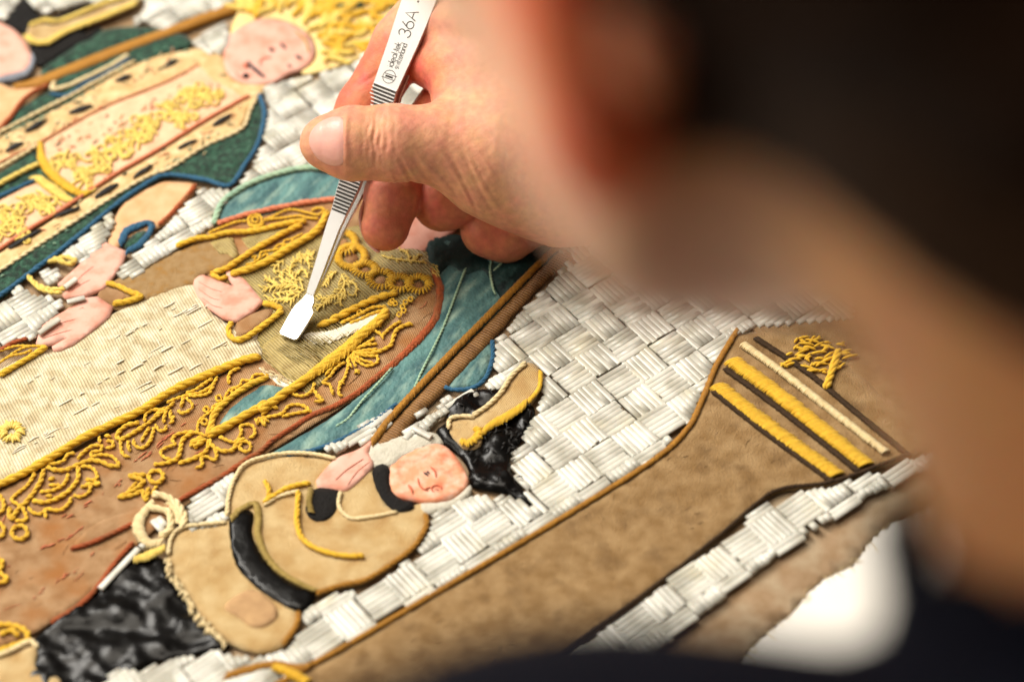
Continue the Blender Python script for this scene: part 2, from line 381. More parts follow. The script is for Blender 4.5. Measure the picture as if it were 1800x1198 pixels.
regions = [
    [(-260, -420), (40, -420), (42, -2), (12, 30), (-20, 40), (-260, 40)],
    [(48, -2), (60, -420), (1100, -420), (760, -40), (480, -12), (466, -8), (408, 8), (343, 32), (286, 54), (230, 42), (262, 6), (242, -4), (166, 6), (158, 4), (78, 27)],
    [(342, 68), (408, 34), (404, 80), (392, 96), (372, 98), (335, 80)],
    [(462, 152), (560, 130), (625, 112), (662, 66), (700, 24), (720, -30), (1100, -420), (1500, -420), (1500, 560), (1330, 575), (1000, 450), (960, 420), (640, 300), (590, 301), (540, 294), (480, 306), (432, 326), (405, 348), (388, 368), (378, 396), (312, 438), (292, 452), (232, 487), (203, 491), (212, 470), (240, 445), (270, 415), (289, 402), (350, 332), (412, 334), (442, 294), (460, 256), (470, 206), (466, 172)],
    [(195, 373), (207, 385), (184, 428), (160, 461), (136, 463), (104, 452), (150, 413)],
    [(64, 478), (78, 470), (122, 476), (108, 490), (90, 505), (92, 512)],
    [(-160, 640), (-160, 570), (-20, 545), (36, 498), (52, 512), (60, 520), (92, 520), (114, 528), (112, 546), (78, 570), (64, 594), (25, 598), (0, 612)],
    [(1500, -100), (1330, 575), (1292, 592), (1274, 618), (1254, 652), (1232, 706), (1206, 756), (1148, 808), (1000, 902), (800, 1020), (620, 1126), (548, 1166), (430, 1240), (150, 1260), (196, 1176), (250, 1176), (305, 1158), (384, 1140), (402, 1152), (462, 1152), (506, 1140), (526, 1110), (532, 1078), (562, 1052), (600, 1040), (645, 1030), (695, 1002), (735, 968), (753, 940), (758, 908), (790, 892), (820, 872), (852, 868), (900, 872), (938, 890), (908, 842), (896, 806), (912, 782), (932, 738), (944, 726), (953, 690), (954, 660), (930, 641), (902, 664), (880, 686), (846, 690), (800, 712), (778, 738), (762, 742), (772, 700), (800, 692), (846, 684), (866, 662), (872, 600), (884, 590), (908, 556), (944, 521), (994, 468), (1000, 430)],
    [(536, 790), (600, 774), (648, 738), (688, 716), (698, 724), (646, 776), (614, 786), (594, 796)],
    [(708, 762), (740, 716), (762, 718), (776, 728), (748, 766), (716, 772)],
    [(332, 884), (410, 828), (418, 838), (404, 870), (402, 915), (388, 924), (332, 934), (326, 902)],
    [(258, 915), (285, 905), (294, 930), (280, 948), (262, 942)],
    [(850, 1260), (935, 1198), (1004, 1143), (1134, 1053), (1264, 953), (1334, 893), (1378, 868), (1472, 853), (1604, 806), (1800, 730), (1800, 760), (1604, 835), (1512, 880), (1402, 950), (1272, 1050), (1172, 1130), (1082, 1198), (1010, 1260)],
]
def tube_mesh(sides=10):
    V, F = [], []
    for x in (-.5, .5):
        for k in range(sides): a = 2 * math.pi * k / sides; V.append((x, math.cos(a), math.sin(a)))
    for k in range(sides): F.append((k, (k + 1) % sides, sides + (k + 1) % sides, sides + k))
    F.append(tuple(range(sides - 1, -1, -1))); F.append(tuple(range(sides, 2 * sides)))
    me = bpy.data.meshes.new('straw_tube'); me.from_pydata(V, [], F); me.update()
    me.polygons.foreach_set('use_smooth', [True] * sides + [False, False]); me.materials.append(MT['straw']); return me
TM = tube_mesh()
BASEV = np.array([v.co[:] for v in TM.vertices]); BASEF = [tuple(p.vertices) for p in TM.polygons]
NT = 6
tubes = []                                   # (centre xy, direction, length, radius, z)
lu, lv = np.linalg.norm(u_), np.linalg.norm(v_)
regs = [np.array(r, float) for r in regions]
occl = np.array([(760, -400), (950, 330), (1010, 440), (1290, 560), (1450, 610), (1600, 800), (1660, 950), (1560, 1110), (1430, 1165), (1000, 1190), (1000, 1400), (2500, 1400), (2500, -400)], float)
hand_occ = np.array([(540, 250), (600, 170), (700, 30), (760, -40), (980, -40), (1000, 420), (890, 460), (800, 400), (640, 440), (600, 320)], float)
for i in range(-40, 41):
    for j in range(-40, 41):
        c = O_ + i * u_ + j * v_
        pc = to_px(np.array([[c[0], c[1], 0]]))[0]
        if not (-200 < pc[0] < 1950 and -330 < pc[1] < 1330): continue
        rb = random.Random(i * 991 + j * 37)
        wob = 1.0 + rb.uniform(-.02, .02)
        a, s, la, ls = (u_ / lu, v_ / lv, lu, lv) if (i + j) % 2 == 0 else (v_ / lv, u_ / lu, lv, lu)
        rot = rb.uniform(-.025, .025); bo = np.array([rb.gauss(0, .00022), rb.gauss(0, .00022)])
        r = ls / NT / 2
        for k in range(NT):
            rr = random.Random(i * 7919 + j * 104729 + k)
            cc = c + bo + s * (k - (NT - 1) / 2) * (ls / NT) + a * rr.gauss(0, .00018)
            an = rot + rr.gauss(0, .008)
            dr = a * math.cos(an) + np.array([-a[1], a[0]]) * math.sin(an)
            L = la * .985 * (1 + rr.uniform(-.025, .01))
            t = np.linspace(-.5, .5, 13); Q = cc[None] + dr[None] * (t * L)[:, None]
            px = to_px(np.c_[Q, np.full(13, r)])
            for ri, rg in enumerate(regs):
                ok = inside(px, rg)
                if ri == 3: ok = ok | inside(px, regs[7])
                if not ok.any(): continue
                best = (0, 0); st = None
                for q in range(14):
                    if q < 13 and ok[q]:
                        if st is None: st = q
                    elif st is not None:
                        if q - st > best[1] - best[0]: best = (st, q)
                        st = None
                n = best[1] - best[0]
                if n < 4: continue
                t0, t1 = t[best[0]], t[best[1] - 1]
                Lc = L * (t1 - t0); 
                tubes.append((cc + dr * L * (t0 + t1) / 2, math.atan2(dr[1], dr[0]), Lc, r * rr.uniform(1.02, 1.10), r * rr.uniform(.80, .98), n)); break
# single tubes laid over the painted hands and beside the black skirt
for (a, b, zz) in [((114, 505), (134, 490), 2.2), ((68, 586), (104, 561), 2.2), ((118, 531), (149, 523), 2.0), ((176, 1034), (243, 964), 1.6), ((247, 962), (252, 957), 1.6), ((728, 752), (758, 768), 2.2), ((712, 772), (722, 760), 1.2),
                   ((690, 722), (650, 752), 1.1), ((686, 742), (655, 770), 1.1)]:
    A, B = plane_pt(*a, zz * MM), plane_pt(*b, zz * MM); m_ = (A + B) / 2; d_ = B - A
    tubes.append((np.array(m_[:2]), math.atan2(d_.y, d_.x), d_.length, lu / 12, zz * MM, 99))
C_ = np.array([[t[0][0], t[0][1], t[4]] for t in tubes]); PXC = to_px(C_)
dep = (C_ - _c) @ np.array(FW)
size = np.array([t[2] * t[3] for t in tubes]) / dep ** 2
vis = (PXC[:, 0] > 4) & (PXC[:, 0] < 1796) & (PXC[:, 1] > 4) & (PXC[:, 1] < 1194) & ~inside(PXC, occl) & ~inside(PXC, hand_occ)
order = np.argsort(-(size * np.where(vis, 1, 0) + np.array([1e3 if t[5] == 99 else 0 for t in tubes])))
single = set(order[:300].tolist())
print('tubes', len(tubes), 'in view', int(vis.sum()))
restV, restF, n0 = [], [], 0
for q, (c, an, L, r, zz, n) in enumerate(tubes):
    if q in single:
        o = bpy.data.objects.new('straw_tube', TM); col.objects.link(o); o.parent = panel
        o.location = (c[0], c[1], zz); o.rotation_euler = (0, 0, an); o.scale = (L, r * 1.2, r * .66)
    else:
        ca, sa = math.cos(an), math.sin(an); V = BASEV * np.array([L, r * 1.2, r * .66])
        restV.append(np.c_[V[:, 0] * ca - V[:, 1] * sa + c[0], V[:, 0] * sa + V[:, 1] * ca + c[1], V[:, 2] + zz])
        restF += [tuple(i + n0 for i in f) for f in BASEF]; n0 += len(V)
me = bpy.data.meshes.new('straw_tube_ground'); me.from_pydata([tuple(v) for v in np.concatenate(restV)], [], restF); me.update()
ns = len(restF) // len(BASEF); me.polygons.foreach_set('use_smooth', ([True] * 10 + [False, False]) * ns)
tag(link('straw_tube_ground', me, MT['straw'], panel, False), kind='stuff')

def cords(name, m, parent, paths, r, z0=.6, plies=3, pitch=None):
    o = None
    for p in paths:
        mb = Mesh(); rope(mb, p, r, z0, plies, pitch); o = mb.build(name, m, parent) or o
    return o
def sprig(name, m, parent, paths, r, z0=.6, plies=2):
    mb = Mesh()
    for p in paths:
        rr = r
        if isinstance(p, tuple) and isinstance(p[0], (int, float)): rr, p = p
        rope(mb, p, rr * 1.18, z0 + random.uniform(0, .12), plies, rr * 6.5, step=.5)
    return mb.build(name, m, parent)
def leaf_spray(mb, stem, n, L, r, z0=.5, spread=.8):
    S = spline(np.array(stem, float), 3.0)
    strand(mb, S[::2] if len(S) > 6 else S, r * 1.15, z0, .1)
    T = np.gradient(S, axis=0); T /= np.linalg.norm(T, axis=1)[:, None] + 1e-9
    for k in range(n):
        i = int((k + .7) / n * (len(S) - 1)); sd = 1 if k % 2 else -1
        a = math.atan2(T[i, 1], T[i, 0]) + sd * spread * random.uniform(.7, 1.3); l = L * random.uniform(.6, 1.2)
        q = S[i] + l * np.array([math.cos(a), math.sin(a) * .8])
        strand(mb, [S[i], (S[i] + q) / 2 + rng.normal(0, l * .07, 2), q], r, z0, .25)

# ================================================================== the central robed figure
fig = empty('robed_figure', panel)
patch('robe', [(-160, 960), (-20, 872), (130, 797), (300, 709), (465, 632), (545, 688), (690, 560), (768, 486), (776, 530), (752, 585), (697, 650), (560, 741), (440, 814), (330, 886), (240, 958), (170, 1035), (60, 1112), (-20, 1145), (-160, 1220)], MT['robe'], fig, z=.1, puff=.35, relief=.18, rscale=.16, res=2.0)
patch('robe', [(380, 400), (440, 384), (520, 363), (592, 352), (650, 350), (640, 420), (560, 420), (440, 480), (380, 500), (345, 430)], MT['robe'], fig, z=.1, puff=.3)
patch('teal_lining', [(384, 392), (400, 352), (432, 333), (480, 314), (540, 302), (592, 307), (700, 300), (760, 330), (700, 380), (640, 352), (590, 353), (520, 366), (440, 386)], MT['teal'], fig, z=.2, puff=.6, relief=.35, rscale=.14, edge=2.5)
cords('pale_edge_cord', MT['tealpale'], fig, [[(376, 398), (390, 362), (410, 345), (440, 327), (485, 310), (540, 299), (600, 303)]], 1.0, .3)
patch('teal_cloak', [(750, 432), (775, 420), (800, 416), (850, 430), (920, 440), (1000, 400), (1040, 420), (985, 462), (870, 556), (780, 646), (695, 735), (640, 764), (560, 794), (490, 808), (462, 808), (520, 772), (600, 722), (690, 642), (748, 582), (772, 530), (772, 492), (756, 470)],
      MT['teal'], fig, z=.2, puff=.8, relief=.5, rscale=.09, edge=3.5)
patch('teal_lining', [(860, 604), (868, 612), (862, 642), (850, 666), (830, 680), (800, 684), (784, 676), (800, 655)], MT['teal'], fig, z=.2, puff=.6, edge=2)
cords('blue_edge_cord', MT['bluecord'], fig, [[(866, 600), (866, 635), (853, 668), (832, 684), (800, 688), (780, 682)], [(700, 712), (650, 748), (600, 775), (555, 793), (505, 804)]], .7, .3)
patch('shaded_dark_hood', [(750, 434), (788, 415), (860, 424), (960, 418), (1010, 410), (985, 446), (935, 492), (890, 530), (872, 512), (850, 480), (815, 486), (790, 470), (766, 486)], MT['hoodsilk'], fig, z=.75, puff=.9, relief=.6, rscale=.14, edge=3)  # dark hood cloth, its colour deepened to take in the hand's shadow
# pale couched stitches on the cloak
mb = Mesh()
for p in (Z(420, 560, 4.99, (1350, 450), (1200, 620), (1080, 750), (960, 900), (850, 970)), Z(420, 560, 4.99, (1797, 100), (1700, 300), (1600, 500), (1540, 640)),
          [(838, 440), (818, 480), (795, 540), (780, 580)], [(868, 452), (862, 480), (868, 515), (872, 522)], [(905, 440), (880, 470), (866, 482)]):
    rope(mb, p, .42, .95, 2, 2.6)
mb.build('pale_stitch_line', MT['tealpale'], fig)
# lame over the chest and lap
patch('chest_lame', [(372, 494), (432, 452), (520, 428), (600, 404), (660, 400), (748, 446), (770, 484), (690, 562), (560, 680), (540, 692), (470, 640), (452, 600), (466, 560), (462, 535), (430, 500)], MT['lame'], fig, z=.3, puff=.4, relief=.2, rscale=.2)
patch('lap_brocade', [(-160, 720), (-20, 660), (60, 622), (110, 615), (195, 556), (250, 530), (340, 500), (366, 545), (412, 578), (452, 600), (462, 624), (440, 632), (350, 676), (250, 726), (125, 790), (0, 858), (-160, 940)], MT['brocade'], fig, z=.4, puff=.4, relief=.14, rscale=.12)
patch('upper_skirt_cloth', [(186, 506), (240, 478), (312, 444), (370, 424), (410, 440), (402, 470), (352, 486), (340, 502), (250, 532), (200, 545)], MT['tancloth'], fig, z=.5, puff=.3, relief=.15)
patch('lame_scrap', Z(300, 340, 5.99, (420, 530), (600, 490), (660, 490), (690, 600), (720, 660), (680, 700), (600, 650), (520, 655), (460, 590)), MT['lametop'], fig, z=.95, puff=.2, edge=.4, smooth=False, ragged=.12)
patch('lame_scrap', Z(300, 340, 5.99, (750, 490), (1000, 420), (1200, 390), (1240, 420), (1060, 520), (850, 625), (800, 570)), MT['lame'], fig, z=.85, puff=.2, edge=.4, smooth=False, ragged=.1)
patch('lame_flap', Z(420, 560, 4.99, (215, 245), (330, 165), (520, 180), (700, 350), (730, 400), (690, 480), (560, 570), (520, 560), (290, 430), (240, 330)), MT['lametop'], fig, z=.9, puff=.25, edge=.6, smooth=False, relief=.1)
# exposed weft threads where the lame has worn through
mb = Mesh()
S0 = np.array(Z(420, 560, 4.99, (330, 290))[0]); D1 = np.array((255, 175)) / 4.99; D2 = np.array((175, -20)) / 4.99
for k in range(26):
    b = S0 + np.array((5.5, -4.2)) * k * .55 * 1.1; l = random.uniform(.75, 1.1)
    strand(mb, [b, b + D1 * .5 * l + (0, random.uniform(-1, 1)), b + D1 * l], .17, 1.15, .1, 5)
mb.build('worn_weft', MT['lame'], fig)
mb = Mesh()
S0 = np.array(Z(420, 560, 4.99, (540, 230))[0])
for k in range(30):
    b = S0 + np.array((4.4, -3.4)) * k; l = random.uniform(.7, 1.1)
    if b[0] > 640: break
    strand(mb, [b, b + np.array((26, 20)) * l], .17, .95, .1, 5)
mb.build('worn_weft', MT['lame'], fig)
patch('frayed_strip', Z(420, 560, 4.99, (170, 440), (230, 470), (330, 510), (440, 560), (510, 590), (450, 625), (370, 600), (260, 520)), MT['white_thread'], fig, z=.8, puff=.25, edge=.8, ragged=.15)
mb = Mesh()
for k in range(40):
    p = np.array(Z(420, 560, 4.99, (180 + 300 * random.random(), 0))[0]); p[1] = 560 + (455 + (p[0] - 456) * 4.99 / 300 * 130 + random.uniform(-18, 30)) / 4.99
    strand(mb, [p, p + (random.uniform(6, 16), random.uniform(2, 9))], .16, 1.0, .25, 4)
mb.build('frayed_end', MT['cream'], fig)
mb = Mesh(); stitches_along(mb, Z(420, 560, 4.99, (600, 165), (800, 155), (1000, 95), (1190, 25)), [2.2, 5, 5.5, 3.5], .3, 2.2, .7, 1.7, .4)
mb.build('white_satin_stripe', MT['white_thread'], fig)
# slub stitches over the brocade
mb = Mesh(); BR = np.array([(0, 690), (190, 565), (345, 505), (450, 605), (440, 625), (120, 780), (0, 845)], float); dl = np.array((.87, -.47))
lines = [((60, 780), (300, 640)), ((180, 670), (390, 560)), ((250, 690), (400, 610)), ((210, 600), (340, 525)), ((100, 720), (260, 630)), ((20, 800), (90, 765)), ((300, 560), (360, 540))]
for a, b in lines:
    a, b = np.array(a, float), np.array(b, float); t = 0
    while t < 1:
        p = a + (b - a) * t + rng.normal(0, 4.5, 2); l = random.uniform(5, 34)
        strand(mb, [p, p + dl * l * .5 + rng.normal(0, .8, 2), p + dl * l], random.uniform(.16, .30), .66, .06, 5); t += random.uniform(.06, .30)
for k in range(60):
    p = np.array((random.uniform(0, 450), random.uniform(510, 850)))
    if not inside(p[None], BR)[0]: continue
    l = random.uniform(4, 16); a = random.choice([-.5, 1.05]) + random.uniform(-.2, .2)
    strand(mb, [p, p + l * np.array((math.cos(a), math.sin(a)))], random.uniform(.1, .2), .60, .03, 4)
mb.build('slub_stitch', MT['white_thread'], fig)
mb = Mesh()
for k in range(26):
    a = k / 26 * 6.283; c = np.array((21, 763.)); q = c + np.array((26 * math.cos(a), 20 * math.sin(a))) * random.uniform(.8, 1.1)
    strand(mb, [c + (q - c) * .3, (c + q) / 2 + rng.normal(0, 1.5, 2), q], .5, .8, .3)
mb.build('pale_flower', MT['goldlight'], fig)
# rust cords
OR = Z(420, 560, 4.99, (1725, -80), (1730, -20), (1640, 120), (1500, 270), (1350, 410), (1200, 530), (1040, 660), (850, 770), (640, 860), (480, 960), (300, 1080), (180, 1190))
mb = Mesh(); stitches_along(mb, [(762, 478), (773, 510)] + OR[1:], [2.2, 2.4, 1.8, 1.4], .26, 1.6, .4, 1.6, .4); rope(mb, [(762, 478), (773, 510)] + OR[1:], .55, .45, 3); mb.build('rust_border_cord', MT['rust'], fig)
cords('rust_border_cord', MT['rust'], fig, [OR[-2:] + [(438, 808), (395, 838), (321, 880), (285, 905)], [(238, 922), (200, 940), (160, 958), (124, 968)], [(236, 956), (205, 990), (170, 1038), (140, 1068), (90, 1098)]], .75, .5)
cords('rust_border_cord', MT['salmon'], fig, [[(382, 397), (440, 380), (500, 367), (560, 357), (596, 354)]], .9, .4)
patch('applied_patch', [(130, 962), (150, 935), (185, 915), (240, 895), (270, 890), (240, 925), (180, 948)], MT['robe'], fig, z=.5, puff=.4, relief=.2)
RB = np.array([(-20, 880), (130, 800), (300, 712), (460, 650), (540, 700), (760, 520), (745, 590), (690, 650), (560, 738), (440, 808), (330, 880), (240, 940), (170, 1020), (60, 1100), (-20, 1130)], float)
for nm, mm, cnt, rr in (('worn_thread', 'rag', 36, .09), ('salmon_remnant', 'salmon', 14, .14)):
    mb = Mesh()
    while cnt:
        p = np.array((random.uniform(-10, 760), random.uniform(500, 1120)))
        if not inside(p[None], RB)[0]: continue
        cnt -= 1; a = -.5 + random.gauss(0, .3); l = random.uniform(8, 44)
        strand(mb, [p, p + l * .5 * np.array((math.cos(a), math.sin(a))) + rng.normal(0, 1.6, 2), p + l * np.array((math.cos(a), math.sin(a)))], rr * random.uniform(.7, 1.3), .32, .12, 4)
    tag(mb.build(nm, MT[mm], fig), kind='stuff')
for pth in ([(330, 742), (300, 765), (262, 800), (240, 815)], [(215, 840), (190, 862), (150, 890), (90, 925)], [(150, 920), (130, 940), (75, 965)], [(180, 962), (150, 990), (110, 1018), (60, 1050)]):
    mb = Mesh()
    for k in range(14):
        S = spline(np.array(pth, float), 4); i = random.randrange(len(S) - 1); e = S[i] + rng.normal(0, 2, 2); d_ = S[i + 1] - S[i]
        strand(mb, [e, e + d_ * random.uniform(1, 4)], .2, .36, .1, 5)
    mb.build('couching_remnant', MT['salmon'], fig)
patch('teal_opening', [(380, 757), (392, 737), (410, 715), (437, 695), (470, 674), (487, 678), (505, 690), (467, 713), (434, 732), (400, 750)], MT['teal'], fig, z=.35, puff=.3, edge=1)
# gold work
A5 = lambda *p: Z(200, 630, 5.99, *p)
B5 = lambda *p: Z(0, 740, 5.99, *p)
C5 = lambda *p: Z(420, 560, 4.99, *p)
D5 = lambda *p: Z(440, 400, 4.99, *p)
E5 = lambda *p: Z(300, 340, 5.99, *p)
cords('gold_cord', MT['gold'], fig, [B5((-300, 850), (0, 705), (300, 560), (500, 445), (800, 262), (1000, 152), (1198, 60)) + A5((300, 580), (600, 385), (900, 245), (1200, 120), (1400, 50), (1560, 12))], 1.25, .7)
cords('gold_cord', MT['gold'], fig, [A5((1640, 215), (1450, 300), (1250, 430), (1120, 550), (1050, 650), (1030, 750), (985, 845))], 1.0, .6)
cords('gold_cord', MT['gold'], fig, [A5((985, 850), (1200, 745), (1400, 625), (1600, 520)) + C5((200, 830), (400, 690), (550, 590), (680, 490), (800, 400), (950, 290), (1060, 190), (1180, 90), (1280, 0)) + D5((1190, 740))], 1.35, .6, 3)
mb = Mesh(); stitches_along(mb, C5((550, 590), (680, 490), (800, 400), (950, 290), (1060, 190), (1180, 90), (1270, 0)), [2.0, 3.6, 4.2, 3.4, 2.4], .42, 1.5, 1.2, 1.5, .7)
mb.build('gold_satin_edge', MT['gold'], fig)
sprig('gold_sprig', MT['gold'], fig, [A5((1100, 210), (1040, 310), (920, 380), (790, 410), (680, 440), (560, 490)), A5((1050, 230), (960, 290), (850, 360), (760, 390)), A5((1060, 300), (1000, 390), (870, 420), (780, 410)),
    A5((1340, 120), (1250, 160), (1215, 220), (1220, 290)), A5((740, 420), (730, 480), (710, 540)), A5((760, 430), (830, 500), (830, 550)), A5((680, 560), (710, 600), (770, 590), (830, 550))], .5)
sprig('gold_sprig', MT['gold'], fig, [A5((650, 480), (560, 560), (450, 640), (380, 700), (300, 740)), A5((520, 560), (400, 570), (340, 620), (330, 690)), A5((560, 560), (540, 640), (530, 700)), A5((610, 560), (600, 640), (640, 660)),
    A5((640, 620), (620, 690), (580, 710)), A5((440, 710), (480, 780), (540, 780), (570, 720)), (.6, A5((330, 740), (180, 830), (80, 880), (40, 850), (70, 790), (150, 730), (280, 700))), A5((80, 880), (80, 960), (110, 1040), (180, 1060)),
    A5((160, 880), (160, 960), (180, 1000)), A5((390, 740), (330, 830), (290, 900)), A5((210, 870), (230, 940), (300, 965), (380, 910), (420, 800), (430, 740)), A5((560, 540), (470, 600), (430, 640))], .52)
sprig('gold_sprig', MT['gold'], fig, [A5((1640, 200), (1560, 190), (1480, 200), (1440, 260), (1360, 250), (1330, 310), (1230, 350), (1180, 420), (1160, 480), (1060, 520), (1030, 580), (930, 650), (890, 720), (890, 790))]
    + [ring(*A5((x, y))[0], r / 5.99, r / 5.99, 9) for x, y, r in ((1110, 440, 32), (1275, 365, 28), (1100, 540, 28), (980, 560, 28), (960, 690, 32))], .42)
sprig('gold_sprig', MT['gold'], fig, [A5((980, 840), (870, 800), (760, 800), (660, 830), (620, 880), (650, 930), (560, 960), (500, 1010), (540, 1070), (620, 1080)), (.62, A5((850, 810), (760, 850), (720, 920), (700, 1020), (660, 1090), (540, 1130), (420, 1140))),
    (.7, A5((960, 860), (800, 950))), (.7, A5((980, 870), (850, 970))), (.7, A5((940, 850), (810, 920))), (.62, A5((990, 880), (1000, 960), (940, 1030), (820, 1090), (680, 1130)))], .5)
sprig('gold_sprig', MT['gold'], fig, [(.62, A5((1000, 870), (1060, 960), (1150, 1000), (1260, 990), (1300, 930), (1390, 860))), A5((1110, 840), (1180, 880), (1290, 900), (1350, 800), (1340, 740), (1440, 720), (1490, 770), (1480, 840), (1420, 860)),
    ring(*A5((1390, 950))[0], 10, 9, 10), A5((1060, 960), (1090, 1040), (1060, 1100), (1000, 1060), (930, 1080), (940, 1150), (860, 1180)), A5((1500, 650), (1520, 720)), A5((1540, 660), (1600, 730)), A5((1570, 650), (1640, 690))], .5)
sprig('gold_sprig', MT['gold'], fig, [A5((1560, 630), (1660, 540), (1740, 550)), A5((1600, 640), (1700, 630), (1797, 600)), C5((640, 840), (560, 780), (450, 780), (380, 850), (270, 880), (160, 900)), C5((630, 830), (500, 850), (380, 880)), C5((160, 900), (170, 950)), C5((200, 900), (240, 960))], .5)
sprig('gold_sprig', MT['gold'], fig, [(.65, B5((470, 520), (440, 650), (380, 750), (300, 860), (230, 920), (180, 980), (130, 1060), (100, 980), (130, 930))), B5((380, 560), (330, 650), (270, 720), (170, 800), (130, 860), (200, 900), (260, 960), (280, 1060), (160, 1070)),
    B5((420, 770), (540, 760), (640, 720), (700, 660), (730, 570)), (.65, B5((830, 500), (830, 620), (770, 720), (680, 800), (560, 860), (440, 880), (340, 860))), B5((510, 640), (590, 620)), B5((510, 700), (640, 690)), B5((480, 810), (560, 810)),
    B5((310, 920), (340, 980), (430, 1000), (500, 950), (560, 960), (650, 960), (740, 880), (760, 820)), B5((480, 950), (490, 1040)), B5((770, 800), (860, 820), (950, 760), (950, 700), (850, 720)), B5((850, 500), (960, 510), (1020, 570), (1020, 640), (900, 640)), B5((980, 640), (1050, 690), (900, 680))], .52)
sprig('gold_sprig', MT['gold'], fig, [(.65, B5((490, 500), (580, 540), (700, 540), (820, 490), (950, 440), (1080, 460), (1180, 500), (1270, 500))), B5((1270, 490), (1190, 400), (1060, 380), (970, 400), (980, 350), (1060, 340), (1080, 290), (980, 290), (880, 360), (820, 430)),
    B5((500, 480), (600, 470), (680, 440), (720, 380), (800, 360)), B5((1050, 180), (1060, 250)), B5((1100, 170), (1180, 190)), B5((1120, 230), (1190, 240), (1190, 300), (1110, 300))], .52)
sprig('gold_sprig', MT['gold'], fig, [(.62, ring(*B5((1650, 610))[0], 13, 11, 12)), (.62, B5((1560, 590), (1370, 600), (1520, 660), (1380, 770), (1250, 830), (1420, 800), (1500, 760), (1540, 860), (1570, 720))), B5((1660, 700), (1600, 800)), B5((1450, 660), (1330, 790))], .5)
sprig('gold_sprig', MT['gold'], fig, [(.6, ring(36, 940, 14, 12, 12)), (.6, [(-12, 872), (2, 876), (8, 890), (5, 902), (-8, 910)]), (.6, ring(-4, 936, 13, 13, 12))], .6)
sprig('gold_sprig', MT['gold'], fig, [(.7, [(-12, 985), (6, 992), (0, 1010), (15, 1022), (-10, 1032)]), (.7, [(-12, 1104), (20, 1102), (45, 1112), (50, 1128), (20, 1140), (-12, 1150)]), (.7, [(0, 1120), (22, 1112), (34, 1122)])], .7)
sprig('gold_sprig', MT['gold'], fig, [C5((980, 310), (1100, 260), (1220, 240)), C5((985, 320), (1110, 300), (1230, 290)), C5((1210, 330), (1220, 400), (1130, 435), (1040, 390), (985, 330)), C5((985, 325), (1080, 380), (1190, 410)), C5((985, 325), (1110, 345), (1210, 350)),
    C5((1000, 300), (1100, 250), (1200, 190)), (.6, C5((990, 330), (1080, 330), (1200, 320), (1330, 260), (1360, 180), (1400, 110), (1500, 70), (1530, 80))), C5((1180, 120), (1250, 160), (1270, 200)), C5((1250, 180), (1300, 130), (1360, 80), (1430, 40)), C5((975, 330), (1010, 400), (1030, 440)), C5((970, 330), (960, 400), (1000, 450))], .48)
sprig('gold_sprig', MT['gold'], fig, [C5((970, 350), (960, 440), (930, 540), (890, 600), (880, 690), (920, 690)), C5((940, 400), (860, 450), (800, 530), (740, 580), (800, 600), (830, 690)), C5((1020, 460), (1060, 500)), C5((1010, 500), (1070, 470)), C5((900, 400), (840, 420), (760, 520)),
    C5((670, 580), (640, 660), (560, 700), (460, 680)), C5((670, 690), (740, 740), (660, 750)), C5((660, 640), (700, 700), (740, 710)), C5((870, 570), (930, 590))], .48)
cords('gold_cord', MT['gold'], fig, [E5((60, 595), (250, 522), (450, 490), (600, 450), (800, 440), (950, 420), (1150, 370), (1300, 340), (1440, 320)), E5((420, 890), (600, 820), (750, 720), (900, 620), (1060, 530), (1200, 450), (1390, 360))], .95, .9)
cords('gold_cord', MT['gold'], fig, [E5((640, 900), (700, 872), (850, 830), (1050, 740), (1200, 650), (1350, 560), (1500, 470), (1600, 360), (1660, 220))], 1.2, .9)
cords('gold_cord', MT['gold'], fig, [E5((430, 880), (480, 910), (540, 930), (610, 900))], .8, .9)
sprig('gold_sprig', MT['gold'], fig, [E5((400, 440), (520, 390), (620, 350), (720, 320), (830, 310)), ring(*E5((895, 305))[0], 12, 10, 12), ring(*E5((895, 300))[0], 6, 5, 9), E5((980, 310), (1080, 270), (1200, 210), (1300, 195), (1450, 230), (1560, 250), (1620, 190), (1550, 180), (1480, 210)), E5((1000, 300), (1200, 280), (1350, 260), (1450, 280), (1560, 290)), E5((820, 320), (850, 370), (950, 370), (990, 320))], .42)
sprig('gold_sprig', MT['gold'], fig, [E5((790, 770), (880, 750), (940, 700), (960, 640), (1080, 620), (1180, 590), (1200, 520), (1280, 500), (1400, 440)), E5((960, 700), (1010, 660), (1040, 700)), E5((1080, 620), (1150, 560), (1250, 560), (1300, 500)), E5((850, 700), (900, 680), (880, 730))], .36)
sprig('gold_sprig', MT['gold'], fig, [(1.0, D5((1300, 600), (1100, 665), (930, 740), (800, 812), (680, 872), (590, 905))), (.5, D5((1200, 720), (1080, 730), (980, 780), (880, 830), (790, 870))), (.5, D5((1190, 750), (1060, 790), (960, 840), (870, 870))), (.35, ring(*D5((960, 770))[0], 4, 4, 8)),
    (.8, D5((1195, 735), (1165, 800), (1130, 900)))] + [(.32, ring(*D5((x, y))[0], 4, 4, 9)) for x, y in ((1235, 690), (1275, 692), (1365, 682), (1410, 655), (1350, 755), (1310, 790), (1250, 670), (1340, 720))], .5, 1.0)
mb = Mesh()
for st, n, L in ((D5((480, 570), (380, 530), (260, 530), (110, 560)), 14, 14), (D5((470, 480), (400, 480), (350, 430), (370, 340), (450, 270), (560, 240)), 16, 10), (D5((510, 460), (470, 390), (420, 420), (380, 460)), 8, 8), (D5((430, 600), (350, 660), (280, 650), (160, 660)), 10, 12), (D5((240, 540), (180, 480), (130, 470)), 8, 10), (D5((560, 230), (500, 300), (540, 380)), 7, 8)):
    leaf_spray(mb, st, int(n * 1.6), L * 1.15, .3, .75)
